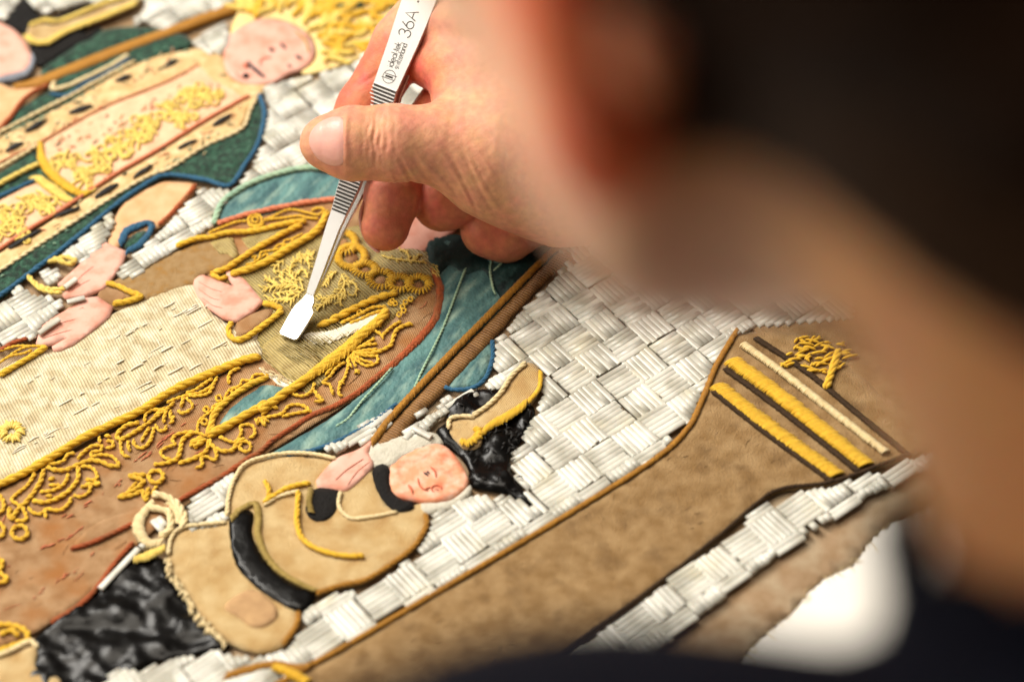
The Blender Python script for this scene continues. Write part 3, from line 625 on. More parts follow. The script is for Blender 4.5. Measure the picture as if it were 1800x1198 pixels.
for st in (D5((300, 300), (240, 350), (210, 400), (330, 420)), D5((560, 300), (500, 250), (430, 330)), D5((200, 600), (300, 590), (420, 570)), D5((420, 500), (330, 500), (250, 440)), D5((330, 680), (330, 620), (400, 580))): leaf_spray(mb, st, 10, 12, .28, .75)
mb.build('pale_gold_spray', MT['goldlight'], fig)
mb = Mesh()
for st, n, L in ((D5((800, 430), (830, 500), (800, 580), (720, 640), (590, 640)), 16, 12), (D5((840, 480), (900, 500), (940, 560), (900, 620), (850, 590)), 8, 6), (D5((820, 580), (800, 650), (780, 700)), 8, 9), (D5((700, 650), (640, 700), (580, 730)), 7, 10), (D5((760, 400), (700, 450), (640, 540)), 8, 9)):
    leaf_spray(mb, st, int(n * 1.5), L * 1.15, .3, .75)
mb.build('pale_gold_spray', MT['goldlight'], fig)
patch('collar_lame', D5((1100, 260), (1300, 200), (1480, 210), (1600, 270), (1650, 420), (1580, 440), (1400, 420), (1260, 450), (1150, 420), (1080, 330)), MT['lame'], fig, z=.8, puff=.3, edge=.8)
mb = Mesh()
for st, n, L in ((D5((1150, 270), (1250, 300), (1400, 320), (1550, 330)), 12, 8), (D5((1400, 320), (1380, 250), (1300, 210)), 8, 7), (D5((1400, 330), (1500, 260)), 6, 8)):
    leaf_spray(mb, st, n, L, .3, 1.0)
for k in range(16):
    p = np.array(D5((1610 + random.uniform(-20, 20), 400 + random.uniform(-60, 30)))[0]); strand(mb, [p, p + (random.uniform(2, 9), random.uniform(3, 11))], .15, 1.0, .2, 4)
mb.build('collar_spray', MT['goldlight'], fig)
for (x, y, rx, ry) in ((830, 160, 95, 90), (890, 280, 120, 95), (1010, 390, 95, 55), (1150, 478, 105, 72), (1310, 512, 90, 62), (1480, 520, 92, 66)):
    mb = Mesh(); cx, cy = D5((x, y))[0]
    stitches_along(mb, ring(cx, cy, rx / 4.99, ry / 4.99, 22, 0, 6.283), 2.6, .34, .25, 1.0, 1.5, .75); o = mb.build('gold_scallop', MT['gold'], fig)
    patch('scallop_eye', ring(cx, cy, rx * .5 / 4.99, ry * .5 / 4.99, 10, 0, 5.7)[:-1], MT['robe'], o, z=.8, puff=.25, edge=.6)
# painted paper hands and face
patch('painted_face', [(690, 446), (742, 446), (790, 418), (812, 380), (800, 330), (740, 320), (700, 350), (680, 400)], MT['paper'], fig, z=.7, puff=.2, edge=.5)
hb = [(64, 607), (70, 588), (78, 572), (117, 549), (146, 528), (172, 525), (199, 543), (193, 560), (172, 578), (146, 598), (129, 610), (105, 620), (94, 619), (92, 613), (120, 597), (94, 607), (70, 612)]
hc = [(342, 496), (350, 489), (358, 487), (389, 499), (414, 508), (399, 490), (398, 482), (404, 480), (432, 496), (463, 534), (444, 552), (418, 568), (394, 563), (365, 543), (348, 525), (340, 508)]
for hp, ln in ((hb, [[(80, 585), (110, 572), (135, 565)], [(76, 600), (105, 590), (128, 584)], [(140, 548), (146, 545), (150, 548)]]), (hc, [[(350, 500), (372, 512), (392, 518)], [(349, 512), (372, 528), (388, 532)], [(356, 528), (374, 541), (392, 546)]])):
    o = patch('painted_hand', hp, MT['paper'], fig, z=1.05, puff=.1, edge=.35, smooth=False, relief=.06)
    mb = Mesh()
    for l in ln: strand(mb, l, .09, 1.14, .02, 4)
    mb.build('finger_line', MT['redpaint'], o)
K3 = lambda *p: Z(0, 350, 3.422, *p)
cords('cuff_cord', MT['gold'], fig, [K3((1400, 755), (1378, 800), (1395, 850), (1450, 865), (1530, 822), (1640, 740), (1705, 685)), K3((1705, 685), (1640, 655), (1580, 650)), K3((640, 520), (720, 545), (790, 580), (850, 605), (770, 635), (680, 650)), K3((290, 905), (200, 960), (100, 1020), (0, 1080))], .95, .8)
patch('cuff_cloth', K3((1430, 745), (1540, 690), (1640, 670), (1600, 740), (1480, 820), (1420, 830)), MT['robe'], fig, z=.7, puff=.2, edge=.5)
patch('cuff_cloth', K3((590, 590), (660, 530), (780, 590), (680, 640)), MT['robe'], fig, z=.7, puff=.2, edge=.5)
sprig('cuff_sprig', MT['gold'], fig, [K3((30, 980), (100, 930), (180, 900), (280, 900)), K3((0, 1000), (60, 960), (150, 940), (200, 920)), K3((0, 930), (100, 900), (180, 900))], .42, .7)
cords('cuff_cord', MT['rust'], fig, [K3((0, 930), (80, 880), (170, 850))], .7, .6)
# the staff that runs down the cloak
patch('staff_ribbon', [(1040, 410), (1010, 430), (968, 455), (872, 556), (784, 646), (700, 735), (655, 785), (668, 798), (700, 776), (725, 742), (800, 668), (880, 582), (905, 552), (960, 495), (996, 466), (1060, 430)], MT['bronzeribbon'], fig, z=.6, puff=.9, edge=2.0, relief=.15)
mb = Mesh(); stitches_along(mb, [(1000, 425), (962, 455), (868, 550), (780, 640), (694, 732), (655, 782)], 2.2, .34, 1.3, 1.0, 1.6, .6); mb.build('staff_edge_cord', MT['bronze'], fig)

# ================================================================== the crowned figure above
fig = empty('crowned_figure', panel)
patch('velvet_cloak', [(72, 128), (110, 98), (175, 58), (232, 48), (288, 55), (330, 66), (330, 84), (240, 118), (95, 202), (28, 232), (-20, 262), (-20, 240), (40, 190), (88, 158)], MT['velvet'], fig, z=.3, puff=.7, edge=1.5, relief=.3)
patch('velvet_cloak', [(456, 170), (464, 203), (456, 244), (432, 290), (406, 328), (362, 322), (300, 312), (262, 326), (200, 368), (140, 418), (100, 450), (60, 480), (-20, 540), (-20, 490), (100, 412), (200, 346), (290, 300), (360, 258), (420, 228), (436, 196)], MT['velvet'], fig, z=.3, puff=.8, edge=1.5, relief=.35, rscale=.25)
patch('velvet_cloak', [(-20, 322), (30, 285), (72, 256), (84, 290), (112, 322), (140, 345), (130, 360), (112, 352), (70, 318), (0, 352), (-20, 362)], MT['velvet'], fig, z=.3, puff=.7, edge=1.2, relief=.3)
patch('sleeve_lining', [(-20, 150), (30, 158), (86, 150), (40, 190), (0, 228), (-20, 245)], MT['peach'], fig, z=.4, puff=.4)
patch('ermine_border', [(-20, 258), (30, 228), (120, 182), (240, 115), (330, 90), (384, 86), (392, 100), (350, 122), (290, 150), (180, 196), (82, 250), (0, 292), (-20, 305)], MT['ermine'], fig, z=.5, puff=.4, relief=.2)
patch('ermine_border', [(-20, 462), (110, 378), (200, 318), (280, 270), (350, 226), (420, 184), (446, 172), (452, 182), (436, 200), (418, 232), (360, 260), (290, 302), (200, 348), (100, 413), (-20, 492)], MT['ermine'], fig, z=.5, puff=.4, relief=.2)
for a, b in (((12, 270), (40, 257)), ((48, 234), (80, 217)), ((125, 202), (161, 190)), ((205, 148), (231, 138)), ((290, 122), (314, 110)), ((20, 439), (70, 410)), ((100, 385), (139, 371)), ((170, 350), (206, 330)), ((237, 316), (268, 295)), ((315, 265), (348, 251)), ((376, 225), (406, 207))):
    mb = Mesh(); a, b = np.array(a, float), np.array(b, float)
    for k in range(9):
        o = rng.normal(0, 1.7, 2); strand(mb, [a + o * .4 + (b - a) * random.uniform(-.1, .15), (a + b) / 2 + o, b + o * .4 + (b - a) * random.uniform(-.15, .1)], .4, .85, .25)
    mb.build('ermine_tail', MT['blackthread'], fig)
mb = Mesh()
for k in range(70):
    s = random.random(); b0 = np.array([(0, 250), (120, 184), (240, 118), (330, 92)]) if k % 2 else np.array([(0, 488), (100, 420), (200, 350), (290, 300), (360, 256), (420, 226)])
    S = spline(b0.astype(float), 2); p = S[int(s * (len(S) - 1))] + rng.normal(0, 4, 2); q = p + (random.uniform(3, 9), random.uniform(-5, 1))
    strand(mb, [p, q], .28, .8, .2, 5)
tag(mb.build('green_flecks', MT['tealpale'], fig), kind='stuff')
for nm, mm, cnt in (('cream_flecks', 'cream', 130), ('dark_flecks', 'velvet', 60), ('salmon_flecks', 'salmon', 40)):
    mb = Mesh()
    for k in range(cnt):
        b0 = np.array([(0, 268), (120, 204), (240, 138), (330, 105)] if k % 3 == 0 else ([(0, 476), (100, 404), (200, 336), (290, 286), (360, 242), (425, 206)] if k % 3 == 1 else [(90, 270), (180, 230), (290, 180), (380, 150)]), float)
        S = spline(b0, 2); p0 = S[random.randrange(len(S))] + rng.normal(0, 11, 2); a = -.45 + random.gauss(0, .5); l = random.uniform(3, 15)
        strand(mb, [p0, p0 + l * np.array((math.cos(a), math.sin(a)))], random.uniform(.14, .3), .78, .12, 5)
    tag(mb.build(nm, MT[mm], fig), kind='stuff')
mb = Mesh()
for b0 in ([(-20, 250), (30, 222), (120, 176), (200, 132), (240, 112)], [(-20, 494), (100, 415), (200, 350), (262, 314), (300, 300), (360, 262), (424, 232), (440, 200), (452, 176)], [(-20, 312), (30, 283), (70, 258)]):
    rope(mb, b0, .7, .7, 2)
mb.build('pale_edge_stitch', MT['cream'], fig)
patch('brocade_front', [(74, 262), (100, 238), (180, 194), (290, 148), (352, 118), (402, 150), (442, 170), (420, 184), (350, 224), (280, 266), (200, 314), (150, 342), (112, 322), (84, 294)], MT['pinksilk'], fig, z=.4, puff=.5, relief=.25)
patch('brocade_front', [(-20, 362), (0, 352), (66, 322), (122, 356), (60, 400), (-20, 444)], MT['pinksilk'], fig, z=.4, puff=.45, relief=.25)
mb = Mesh(); stitches_along(mb, [(72, 256), (74, 278), (84, 300), (106, 322), (136, 342), (156, 344)], [1.5, 3.4, 3.2, 2.6], .5, .9, .6, 1.5, .4); mb.build('gold_hem', MT['gold'], fig)
mb = Mesh(); stitches_along(mb, [(64, 316), (80, 326), (104, 344), (124, 358)], [3, 3.4, 2.6], .5, .9, .6, 1.5, .4); mb.build('gold_hem', MT['goldlight'], fig)
cords('gold_cord', MT['goldlight'], fig, [[(-20, 340), (0, 330), (40, 308), (72, 293)]], .9, .9)
for c, s in (((115, 290), 1.0), ((152, 318), .9), ((170, 285), 1.0), ((205, 262), 1.1), ((238, 248), 1.0), ((262, 225), 1.1), ((300, 200), 1.0), ((335, 178), 1.05), ((365, 172), .9), ((320, 215), .8), ((20, 385), 1.0), ((55, 362), .9), ((85, 362), .8), ((30, 410), .8), ((-5, 410), .9)):
    mb = Mesh(); c = np.array(c, float)
    for k in range(9):
        a = k / 9 * 6.283 + random.random(); L = s * random.uniform(16, 36); q = c + np.array((math.cos(a), math.sin(a) * .75)) * L; m1 = (c + q) / 2 + rng.normal(0, 5, 2)
        rope(mb, [c, m1, q], .48, .85, 2, 2)
    for k in range(6): rope(mb, ring(c[0] + random.uniform(-24, 24), c[1] + random.uniform(-18, 18), 8 * s, 6.5 * s, 9, random.random() * 6), .45, .9, 2, 2)
    stitches_along(mb, [c + (-18 * s, -8 * s), c + (-8 * s, -13 * s), c + (4 * s, -10 * s)], [1, 2, 1], .3, .6, .9, 1.5, .5)
    mb.build('gold_flower', MT['goldlight'], fig)
mb = Mesh(); rope(mb, [(-20, 455), (60, 402), (110, 372), (200, 312), (280, 266), (350, 222), (420, 182), (440, 172)], .6, .7, 3); mb.build('salmon_cord', MT['salmon'], fig)
mb = Mesh(); rope(mb, [(-20, 300), (82, 247), (180, 193), (290, 148), (352, 116)], .35, .7, 2); mb.build('salmon_cord', MT['salmon'], fig)
cords('blue_cord', MT['bluecord'], fig, [[(457, 170), (466, 205), (455, 255), (433, 292), (404, 330), (362, 321), (302, 312), (268, 322), (200, 368), (140, 418), (100, 450), (60, 480), (-20, 540)]], .8, .6)
cords('blue_cord', MT['bluecord'], fig, [[(88, 170), (120, 172), (150, 152), (190, 133), (230, 106)], [(-20, 360), (0, 350), (30, 336), (64, 320)]], .65, .7)
cords('white_edge_cord', MT['cream'], fig, [[(98, 148), (94, 162), (118, 158), (150, 144), (195, 122), (228, 102)]], .8, .8)
cords('rust_cord', MT['rust'], fig, [[(-20, 248), (0, 232), (20, 210), (48, 175), (88, 152)], [(346, 328), (325, 355), (300, 382), (280, 400)]], .8, .6)
patch('staff', [(28, 158), (24, 152), (60, 142), (120, 118), (200, 86), (300, 50), (350, 30), (410, 8), (470, -14), (478, 2), (412, 24), (352, 46), (300, 66), (204, 102), (120, 136), (70, 154)], MT['staff'], fig, z=.9, puff=.9, edge=1.3, relief=.1)
patch('sleeve', [(190, 430), (200, 400), (206, 376), (226, 350), (262, 332), (290, 321), (320, 322), (345, 328), (322, 368), (286, 398), (246, 412), (212, 432), (204, 440)], MT['peach'], fig, z=.3, puff=.6, edge=2, relief=.25)
mb = Mesh(); stitches_along(mb, [(212, 432), (224, 412), (244, 402), (262, 398), (268, 404)], [2, 3, 3, 1.8], .45, 1.2, .8, 1.5, .5); stitches_along(mb, [(268, 404), (260, 420), (244, 436), (226, 446)], [1.6, 2.4, 2], .45, 1.2, .8, 1.5, .5); mb.build('cuff_cord', MT['bluecord'], fig)
patch('cuff_velvet', [(222, 428), (240, 412), (258, 408), (250, 424), (234, 438), (222, 440)], MT['velvet'], fig, z=.7, puff=.5, edge=1)
ha = [(175, 438), (187, 430), (205, 438), (224, 446), (216, 467), (202, 487), (191, 502), (184, 511), (146, 524), (117, 528), (110, 522), (120, 512), (135, 498), (116, 508), (102, 503), (124, 484), (152, 458), (170, 444)]
o = patch('painted_hand', ha, MT['paper'], fig, z=1.0, puff=.1, edge=.35, smooth=False, relief=.06)
mb = Mesh()
for l in ([(135, 498), (150, 484), (166, 472)], [(124, 516), (148, 502), (160, 496)]): strand(mb, l, .09, 1.1, .02, 4)
mb.build('finger_line', MT['redpaint'], o)
sprig('gold_loop', MT['goldlight'], fig, [(.7, K3((170, 480), (220, 530), (290, 560), (370, 560), (410, 545))), (.6, K3((190, 500), (240, 555), (320, 580), (380, 580))), (.8, K3((290, 400), (340, 390), (420, 410), (460, 400))), (.7, K3((320, 380), (400, 370), (470, 390)))], .6, .8)
patch('face', [(394, 112), (398, 80), (412, 58), (440, 42), (470, 36), (505, 42), (535, 58), (552, 82), (552, 105), (536, 122), (510, 132), (482, 148), (455, 152), (425, 148), (402, 134)], MT['paper'], fig, z=.9, puff=.4, edge=1.2, relief=.1)
fc = bpy.data.objects[[k for k in bpy.data.objects.keys() if k.startswith('face')][-1]]
for nm, lns, r, mm in (('moustache', [[(436, 114), (444, 124), (456, 134), (466, 142)], [(440, 122), (452, 130), (458, 138)]], .5, 'ink'), ('beard_tuft', [[(427, 142), (438, 138)]], .7, 'ink'), ('eye', [[(474, 92), (482, 96)]], .5, 'ink'), ('eyebrow', [[(494, 82), (503, 92)]], .45, 'ink'), ('eye', [[(520, 104), (532, 110)]], .45, 'ink'), ('eyebrow', [[(506, 120), (513, 123)]], .4, 'ink'), ('lips', [[(430, 118), (436, 126)]], .6, 'nosepaint'), ('nose', [[(478, 106), (464, 108), (456, 116), (462, 122)]], .3, 'redpaint'), ('eyelid', [[(470, 88), (478, 88), (486, 94)]], .22, 'redpaint'), ('chin_line', [[(412, 128), (420, 138), (432, 144)]], .3, 'redpaint'), ('hairline', [[(520, 60), (538, 78), (544, 98)]], .35, 'oldgold')):
    mb = Mesh()
    for l in lns: strand(mb, l, r * 1.15, 1.05, .03)
    mb.build(nm, MT[mm], fc)
patch('neck_cloth', [(348, 120), (372, 98), (394, 104), (404, 136), (430, 150), (470, 152), (455, 172), (440, 176), (400, 160)], MT['ermine'], fig, z=.6, puff=.5)
patch('ground_gold', [(404, 84), (420, 20), (470, -20), (760, -30), (700, 30), (668, 62), (640, 100), (560, 128), (530, 128), (556, 100), (540, 58), (470, 34)], MT['crownground'], fig, z=.2, puff=.3)
for k in range(150):
    mb = Mesh(); p0 = np.array((random.uniform(420, 690), random.uniform(-10, 118)))
    if ((p0[0] - 478) / 84) ** 2 + ((p0[1] - 96) / 62) ** 2 < 1 or p0[1] > 128 - (p0[0] - 540) * .45: continue
    a = math.atan2(p0[1] - 110, p0[0] - 470) + random.gauss(0, .45); L = random.uniform(22, 58)
    q = p0 + np.array((math.cos(a), .8 * math.sin(a))) * L; m1 = (p0 + q) / 2 + rng.normal(0, 6, 2)
    stitches_along(mb, [p0, m1, q], [1.2, 2.8, 1.4], .45, 1.2, .6 + .3 * random.random(), 1.6, .5); mb.build('crown_strand', MT['gold' if k % 2 else 'goldlight'], fig)
mb = Mesh(); stitches_along(mb, [(570, 22), (600, 8), (650, 6), (705, 14), (730, 22)], 3.4, .5, .3, .8, 1.5, .6); mb.build('crown_band', MT['gold'], fig)
for x, y in ((601, 16), (632, 12), (663, 12), (694, 16)):
    patch('crown_jewel', ring(x, y, 7, 5, 9, 0, 5.6)[:-1], MT['velvet'], fig, z=1.6, puff=.4, edge=.7)

# ================================================================== the hatted figure at the far corner
fig = empty('hatted_figure', panel)
patch('hat', [(14, 26), (42, -4), (76, 32), (120, 22), (160, 6), (168, 14), (150, 60), (176, 48), (172, 62), (112, 96), (74, 118), (58, 100), (44, 62), (14, 48)], MT['blackwool'], fig, z=.4, puff=.9, edge=2)
patch('plume', [(48, 66), (54, 50), (74, 44), (100, 48), (180, 20), (240, 0), (246, 10), (190, 34), (112, 62), (98, 76), (74, 84), (56, 80)], MT['suede'], fig, z=1.2, puff=.7, edge=2)
mb = Mesh(); stitches_along(mb, [(50, 72), (62, 82), (84, 82), (102, 72), (130, 58), (188, 36), (240, 14)], 2.2, .45, 1.0, 1.6, 1.6, .4); stitches_along(mb, [(56, 52), (80, 44), (110, 44), (180, 16), (236, -2)], 1.6, .4, 1.0, 1.6, 1.6, .4); mb.build('plume_stitching', MT['goldlight'], fig)
patch('face', [(-20, 44), (15, 50), (36, 66), (54, 94), (57, 110), (46, 128), (10, 138), (-20, 142)], MT['paper'], fig, z=.8, puff=.5, edge=2)
patch('beard', [(57, 96), (62, 112), (48, 136), (10, 146), (-20, 150), (-20, 140), (12, 136), (44, 126), (54, 110)], MT['greybeard'], fig, z=.9, puff=.5, edge=1.2)

# ================================================================== the soldier in the tan coat
fig = empty('soldier_figure', panel)
patch('black_skirt', [(62, 1122), (170, 1040), (205, 1000), (240, 968), (290, 986), (302, 1012), (332, 1060), (368, 1104), (404, 1140), (300, 1158), (240, 1182), (200, 1240), (40, 1240), (62, 1160)], MT['satin'], fig, z=.4, puff=1.0, edge=2, relief=.85, rscale=.16, res=1.0)
patch('tan_coat', [(400, 914), (402, 880), (412, 846), (434, 818), (490, 803), (562, 803), (600, 812), (655, 826), (690, 895), (746, 886), (750, 930), (728, 966), (644, 1024), (600, 1034), (556, 1048), (526, 1078), (522, 1104), (500, 1136), (470, 1148), (440, 1146), (395, 1127), (358, 1090), (330, 1050), (305, 1012), (295, 980), (300, 955), (312, 934), (342, 929)], MT['suede'], fig, z=.4, puff=.9, edge=3, relief=.3, rscale=.12)
patch('coat_patch', [(395, 1070), (440, 1040), (480, 1062), (486, 1092), (450, 1108), (420, 1090)], MT['mauve'], fig, z=1.15, puff=.25, edge=2)
patch('black_belt', [(405, 914), (428, 902), (446, 906), (444, 940), (456, 972), (484, 1008), (526, 1034), (556, 1046), (530, 1078), (480, 1056), (430, 1016), (411, 984), (405, 948)], MT['satin'], fig, z=1.3, puff=.5, edge=1.5, relief=.35, rscale=.25)
mb = Mesh(); stitches_along(mb, [(408, 918), (425, 901), (450, 893), (455, 920), (454, 945), (466, 978), (492, 1010), (528, 1032), (556, 1044)], [1.8, 2.0, 1.8, 1.4], .28, .9, 1.5, 1.7, .4); mb.build('belt_edging', MT['oldgold'], fig)
cords('coat_edge_cord', MT['cream'], fig, [[(400, 912), (403, 880), (413, 848), (434, 820), (488, 804), (545, 803), (592, 812)], [(400, 923), (350, 928), (318, 934), (302, 952), (297, 980)], [(464, 894), (492, 878), (530, 868)], [(600, 868), (596, 888), (602, 905), (622, 917), (660, 913), (700, 905)]], .62, 1.1)
cords('coat_edge_cord', MT['bronze'], fig, [[(748, 908), (750, 930), (728, 966), (690, 996), (644, 1024), (600, 1034), (556, 1048)], [(526, 1078), (522, 1104), (498, 1138)]], .8, .9)
mb = Mesh()
S = spline(np.array([(296, 985), (306, 1015), (332, 1056), (360, 1095), (398, 1132)], float), 3)
for p in S:
    for _ in range(2): q = p + rng.normal(0, 3, 2); strand(mb, [q, q + (random.uniform(-9, 2), random.uniform(3, 11))], .42, 1.0, .35, 5)
mb.build('coat_fringe', MT['cream'], fig)
cords('gold_cord', MT['gold'], fig, [[(526, 868), (524, 900), (524, 930), (534, 955), (560, 972), (600, 983), (642, 984)], [(464, 890), (500, 868), (530, 858), (548, 856)], [(472, 888), (474, 868), (466, 850)]], .8, 1.3)
patch('black_cuff', [(545, 872), (560, 862), (597, 868), (595, 890), (585, 910), (565, 921), (548, 916), (538, 900)], MT['blackwool'], fig, z=1.2, puff=.7, edge=1.5)
mb = Mesh(); stitches_along(mb, [(548, 868), (544, 888), (548, 908)], 1.8, .3, .5, 1.9, 2.6, .3); mb.build('cuff_stitching', MT['oldgold'], fig)
patch('black_collar', [(655, 832), (672, 820), (686, 830), (686, 860), (702, 880), (726, 886), (728, 896), (710, 904), (690, 900), (666, 872)], MT['blackwool'], fig, z=1.2, puff=.9, edge=1.5)
o = patch('painted_hand', [(556, 850), (590, 812), (630, 795), (656, 778), (648, 800), (657, 820), (640, 842), (610, 866), (580, 863), (558, 860)], MT['paper'], fig, z=1.3, puff=.3, edge=.8)
mb = Mesh()
for l in ([(612, 858), (628, 836), (650, 818)], [(590, 850), (610, 832), (640, 812)]): strand(mb, l, .16, 1.48, .03, 4)
mb.build('finger_line', MT['redpaint'], o)
patch('wig', [(655, 822), (644, 800), (650, 785), (680, 775), (720, 767), (762, 763), (780, 782), (742, 794), (704, 814), (690, 824), (676, 824)], MT['hair_white'], fig, z=.8, puff=1.0, edge=2, relief=.35, rscale=.4)
patch('wig', [(740, 888), (775, 886), (800, 878), (826, 856), (828, 868), (806, 890), (770, 902), (748, 904)], MT['hair_white'], fig, z=.8, puff=.7, edge=1.5, relief=.3, rscale=.4)
fc = patch('face', [(682, 846), (686, 826), (702, 810), (740, 790), (775, 785), (800, 804), (820, 836), (822, 856), (800, 876), (760, 886), (730, 883), (700, 876), (686, 862)], MT['flesh'], fig, z=1.1, puff=.45, edge=1.2, relief=.12)
for nm, lns, r, mm in (('eye', [[(745, 836), (754, 842)], [(750, 834), (756, 838)]], .3, 'ink'), ('eyebrow', [[(757, 826), (765, 834), (767, 845)]], .26, 'nosepaint'), ('nose', [[(735, 846), (738, 858), (746, 866), (754, 868)], [(746, 866), (758, 862)]], .24, 'nosepaint'), ('eye', [[(766, 866), (772, 868)]], .3, 'ink'), ('eyelid', [ring(768, 865, 9, 6, 10, 2.0, 4.6)], .24, 'nosepaint'), ('mouth', [[(718, 858), (724, 866), (726, 874)]], .34, 'nosepaint')):
    mb = Mesh()
    for l in lns: strand(mb, l, r, 1.36, .03)
    mb.build(nm, MT[mm], fc)
patch('hat', [(766, 760), (786, 742), (782, 724), (802, 702), (836, 688), (880, 684), (900, 690), (940, 722), (925, 760), (908, 788), (896, 806), (906, 842), (936, 888), (890, 869), (832, 856), (822, 824), (802, 796), (776, 780)], MT['satin'], fig, z=.5, puff=1.4, edge=2.5, relief=.9, rscale=.22, res=1.0)
mb = Mesh()
HP = np.array([(766, 760), (786, 742), (782, 724), (802, 702), (836, 688), (880, 684), (940, 722), (925, 760), (896, 806), (906, 842), (936, 888), (890, 869), (832, 856), (822, 824), (802, 796)], float)
for k in range(170):
    p = np.array((random.uniform(764, 940), random.uniform(684, 888)))
    if inside(p[None], HP)[0] and not inside(p[None], np.array([(780, 750), (830, 734), (890, 685), (930, 640), (960, 660), (950, 700), (855, 775), (850, 800), (790, 790)], float))[0]:
        a = random.uniform(0, 6.28); q = p + np.array((math.cos(a), .8 * math.sin(a))) * random.uniform(7, 18); strand(mb, [p, (p + q) / 2 + rng.normal(0, 2, 2), q], .26, 1.5, .7, 5)
mb.build('hat_pile', MT['blackthread'], fig)
patch('plume', [(788, 756), (800, 745), (830, 741), (860, 722), (890, 692), (906, 664), (930, 645), (950, 660), (948, 690), (930, 716), (900, 736), (870, 752), (850, 768), (845, 790), (820, 795), (796, 776)], MT['suede'], fig, z=1.9, puff=.6, edge=1.5)
mb = Mesh(); rope(mb, [(832, 742), (858, 724), (882, 700), (900, 672), (926, 648)], .8, 2.2, 3); rope(mb, [(790, 764), (792, 748), (812, 742), (836, 744)], .7, 2.2, 3); mb.build('plume_edge_cord', MT['cream'], fig)
mb = Mesh(); stitches_along(mb, [(848, 772), (866, 756), (900, 738), (925, 720)], [1.5, 3, 2.4], .4, 1.4, 2.2, 1.5, .5); stitches_along(mb, [(930, 716), (948, 692), (951, 664)], 1.3, .35, 1.0, 2.1, 1.5, .4)
for k in range(26):
    a = -.5 + 2.6 * k / 26; c = np.array((820, 772.)); q = c + np.array((math.cos(a) * 30, math.sin(a) * 24)) * random.uniform(.85, 1.1); strand(mb, [c + (q - c) * .5, q], .4, 2.5, .3)
mb.build('plume_fringe', MT['gold'], fig)
# cream bow at the waist
cords('bow_cord', MT['cream'], fig, [[(268, 875), (290, 878), (312, 892), (325, 915), (322, 935)], [(256, 895), (275, 900), (296, 905), (302, 925), (296, 942), (280, 948)]], 1.1, .9)
mb = Mesh(); stitches_along(mb, [(270, 888), (255, 905), (244, 925), (248, 945), (262, 960), (285, 958)], [2, 3.5, 3.2, 3], .45, .6, .9, 1.5, .6); stitches_along(mb, [(300, 890), (312, 905), (316, 925)], 2.4, .4, .6, .9, 1.5, .4); mb.build('bow_stitching', MT['cream'], fig)
mb = Mesh(); stitches_along(mb, [(240, 990), (256, 985), (275, 978), (290, 970)], [2.4, 3.2, 2.0], .45, .6, 1.4, 1.5, .5); mb.build('tassel', MT['goldlight'], fig)
# the next coat hem at the near corner
fig = empty('second_soldier_figure', panel)
patch('tan_coat', [(-20, 1166), (20, 1150), (55, 1134), (68, 1142), (64, 1170), (100, 1190), (110, 1240), (-20, 1240)], MT['suede'], fig, z=.6, puff=.8, edge=2.5, relief=.3)
mb = Mesh(); rope(mb, [(-20, 1164), (20, 1149), (54, 1133), (68, 1144)], .8, 1.0, 3); mb.build('coat_edge_cord', MT['cream'], fig)

# ================================================================== the pillar along the near border
fig = empty('pillar', panel)
patch('pillar_shaft', [(1290, 590), (1274, 620), (1254, 654), (1232, 708), (1206, 758), (1148, 812), (1000, 906), (800, 1026), (620, 1132), (540, 1176), (420, 1250), (860, 1250), (930, 1198), (1000, 1140), (1130, 1050), (1260, 950), (1330, 890), (1375, 864), (1470, 850), (1600, 802), (1640, 780), (1560, 700), (1420, 590)], MT['felt'], fig, z=.2, puff=.9, edge=4, relief=.25, rscale=.12, res=2.2)
mb = Mesh()
PL = np.array([(1240, 720), (1150, 830), (800, 1045), (560, 1185), (900, 1190), (1250, 930), (1380, 850), (1420, 800)], float)
cnt = 60
while cnt:
    p = np.array((random.uniform(560, 1420), random.uniform(720, 1190)))
    if not inside(p[None], PL)[0]: continue
    cnt -= 1; a = -.6 + random.gauss(0, .7); l = random.uniform(4, 18); strand(mb, [p, p + l * .5 * np.array((math.cos(a), math.sin(a))) + rng.normal(0, 1.5, 2), p + l * np.array((math.cos(a), math.sin(a)))], random.uniform(.06, .13), .70, .06, 4)
mb.build('worn_thread', MT['felt'], fig)
mb = Mesh(); E0 = [(1296, 584), (1276, 616), (1256, 652), (1234, 706), (1208, 757), (1150, 811), (1000, 906), (800, 1025), (620, 1131), (540, 1176), (420, 1246)]
stitches_along(mb, E0, 1.7, .3, 1.0, .7, 1.6, .4); mb.build('pillar_edge_cord', MT['bronze'], fig)
mb = Mesh(); rope(mb, [(860, 1246), (930, 1196), (1000, 1138), (1130, 1048), (1260, 948), (1330, 888), (1375, 862), (1470, 848), (1600, 800)], .55, .7, 3); mb.build('pillar_dark_cord', MT['darkbrown'], fig)  # dark brown cord along the near edge
for p, m_, w in (([(1262, 684), (1330, 738), (1400, 790), (1470, 840)], 'gold', 5.0), ([(1288, 640), (1360, 692), (1440, 756), (1522, 822)], 'gold', 5.0), ([(1308, 612), (1380, 664), (1460, 726), (1556, 800)], 'cream', 2.4)):
    mb = Mesh(); stitches_along(mb, p, w, .42, .35, 1.0, 1.5, .8); mb.build('capital_bar', MT[m_], fig)
for p in ([(1256, 694), (1326, 750), (1396, 802), (1462, 850)], [(1276, 654), (1350, 708), (1430, 770), (1508, 832)], [(1330, 600), (1420, 660), (1500, 726), (1590, 800)]):
    mb = Mesh(); stitches_along(mb, p, 1.8, .36, .6, .9, 1.6, .4); mb.build('capital_dark_line', MT['darkbrown'], fig)  # dark brown stitch lines beside the bars
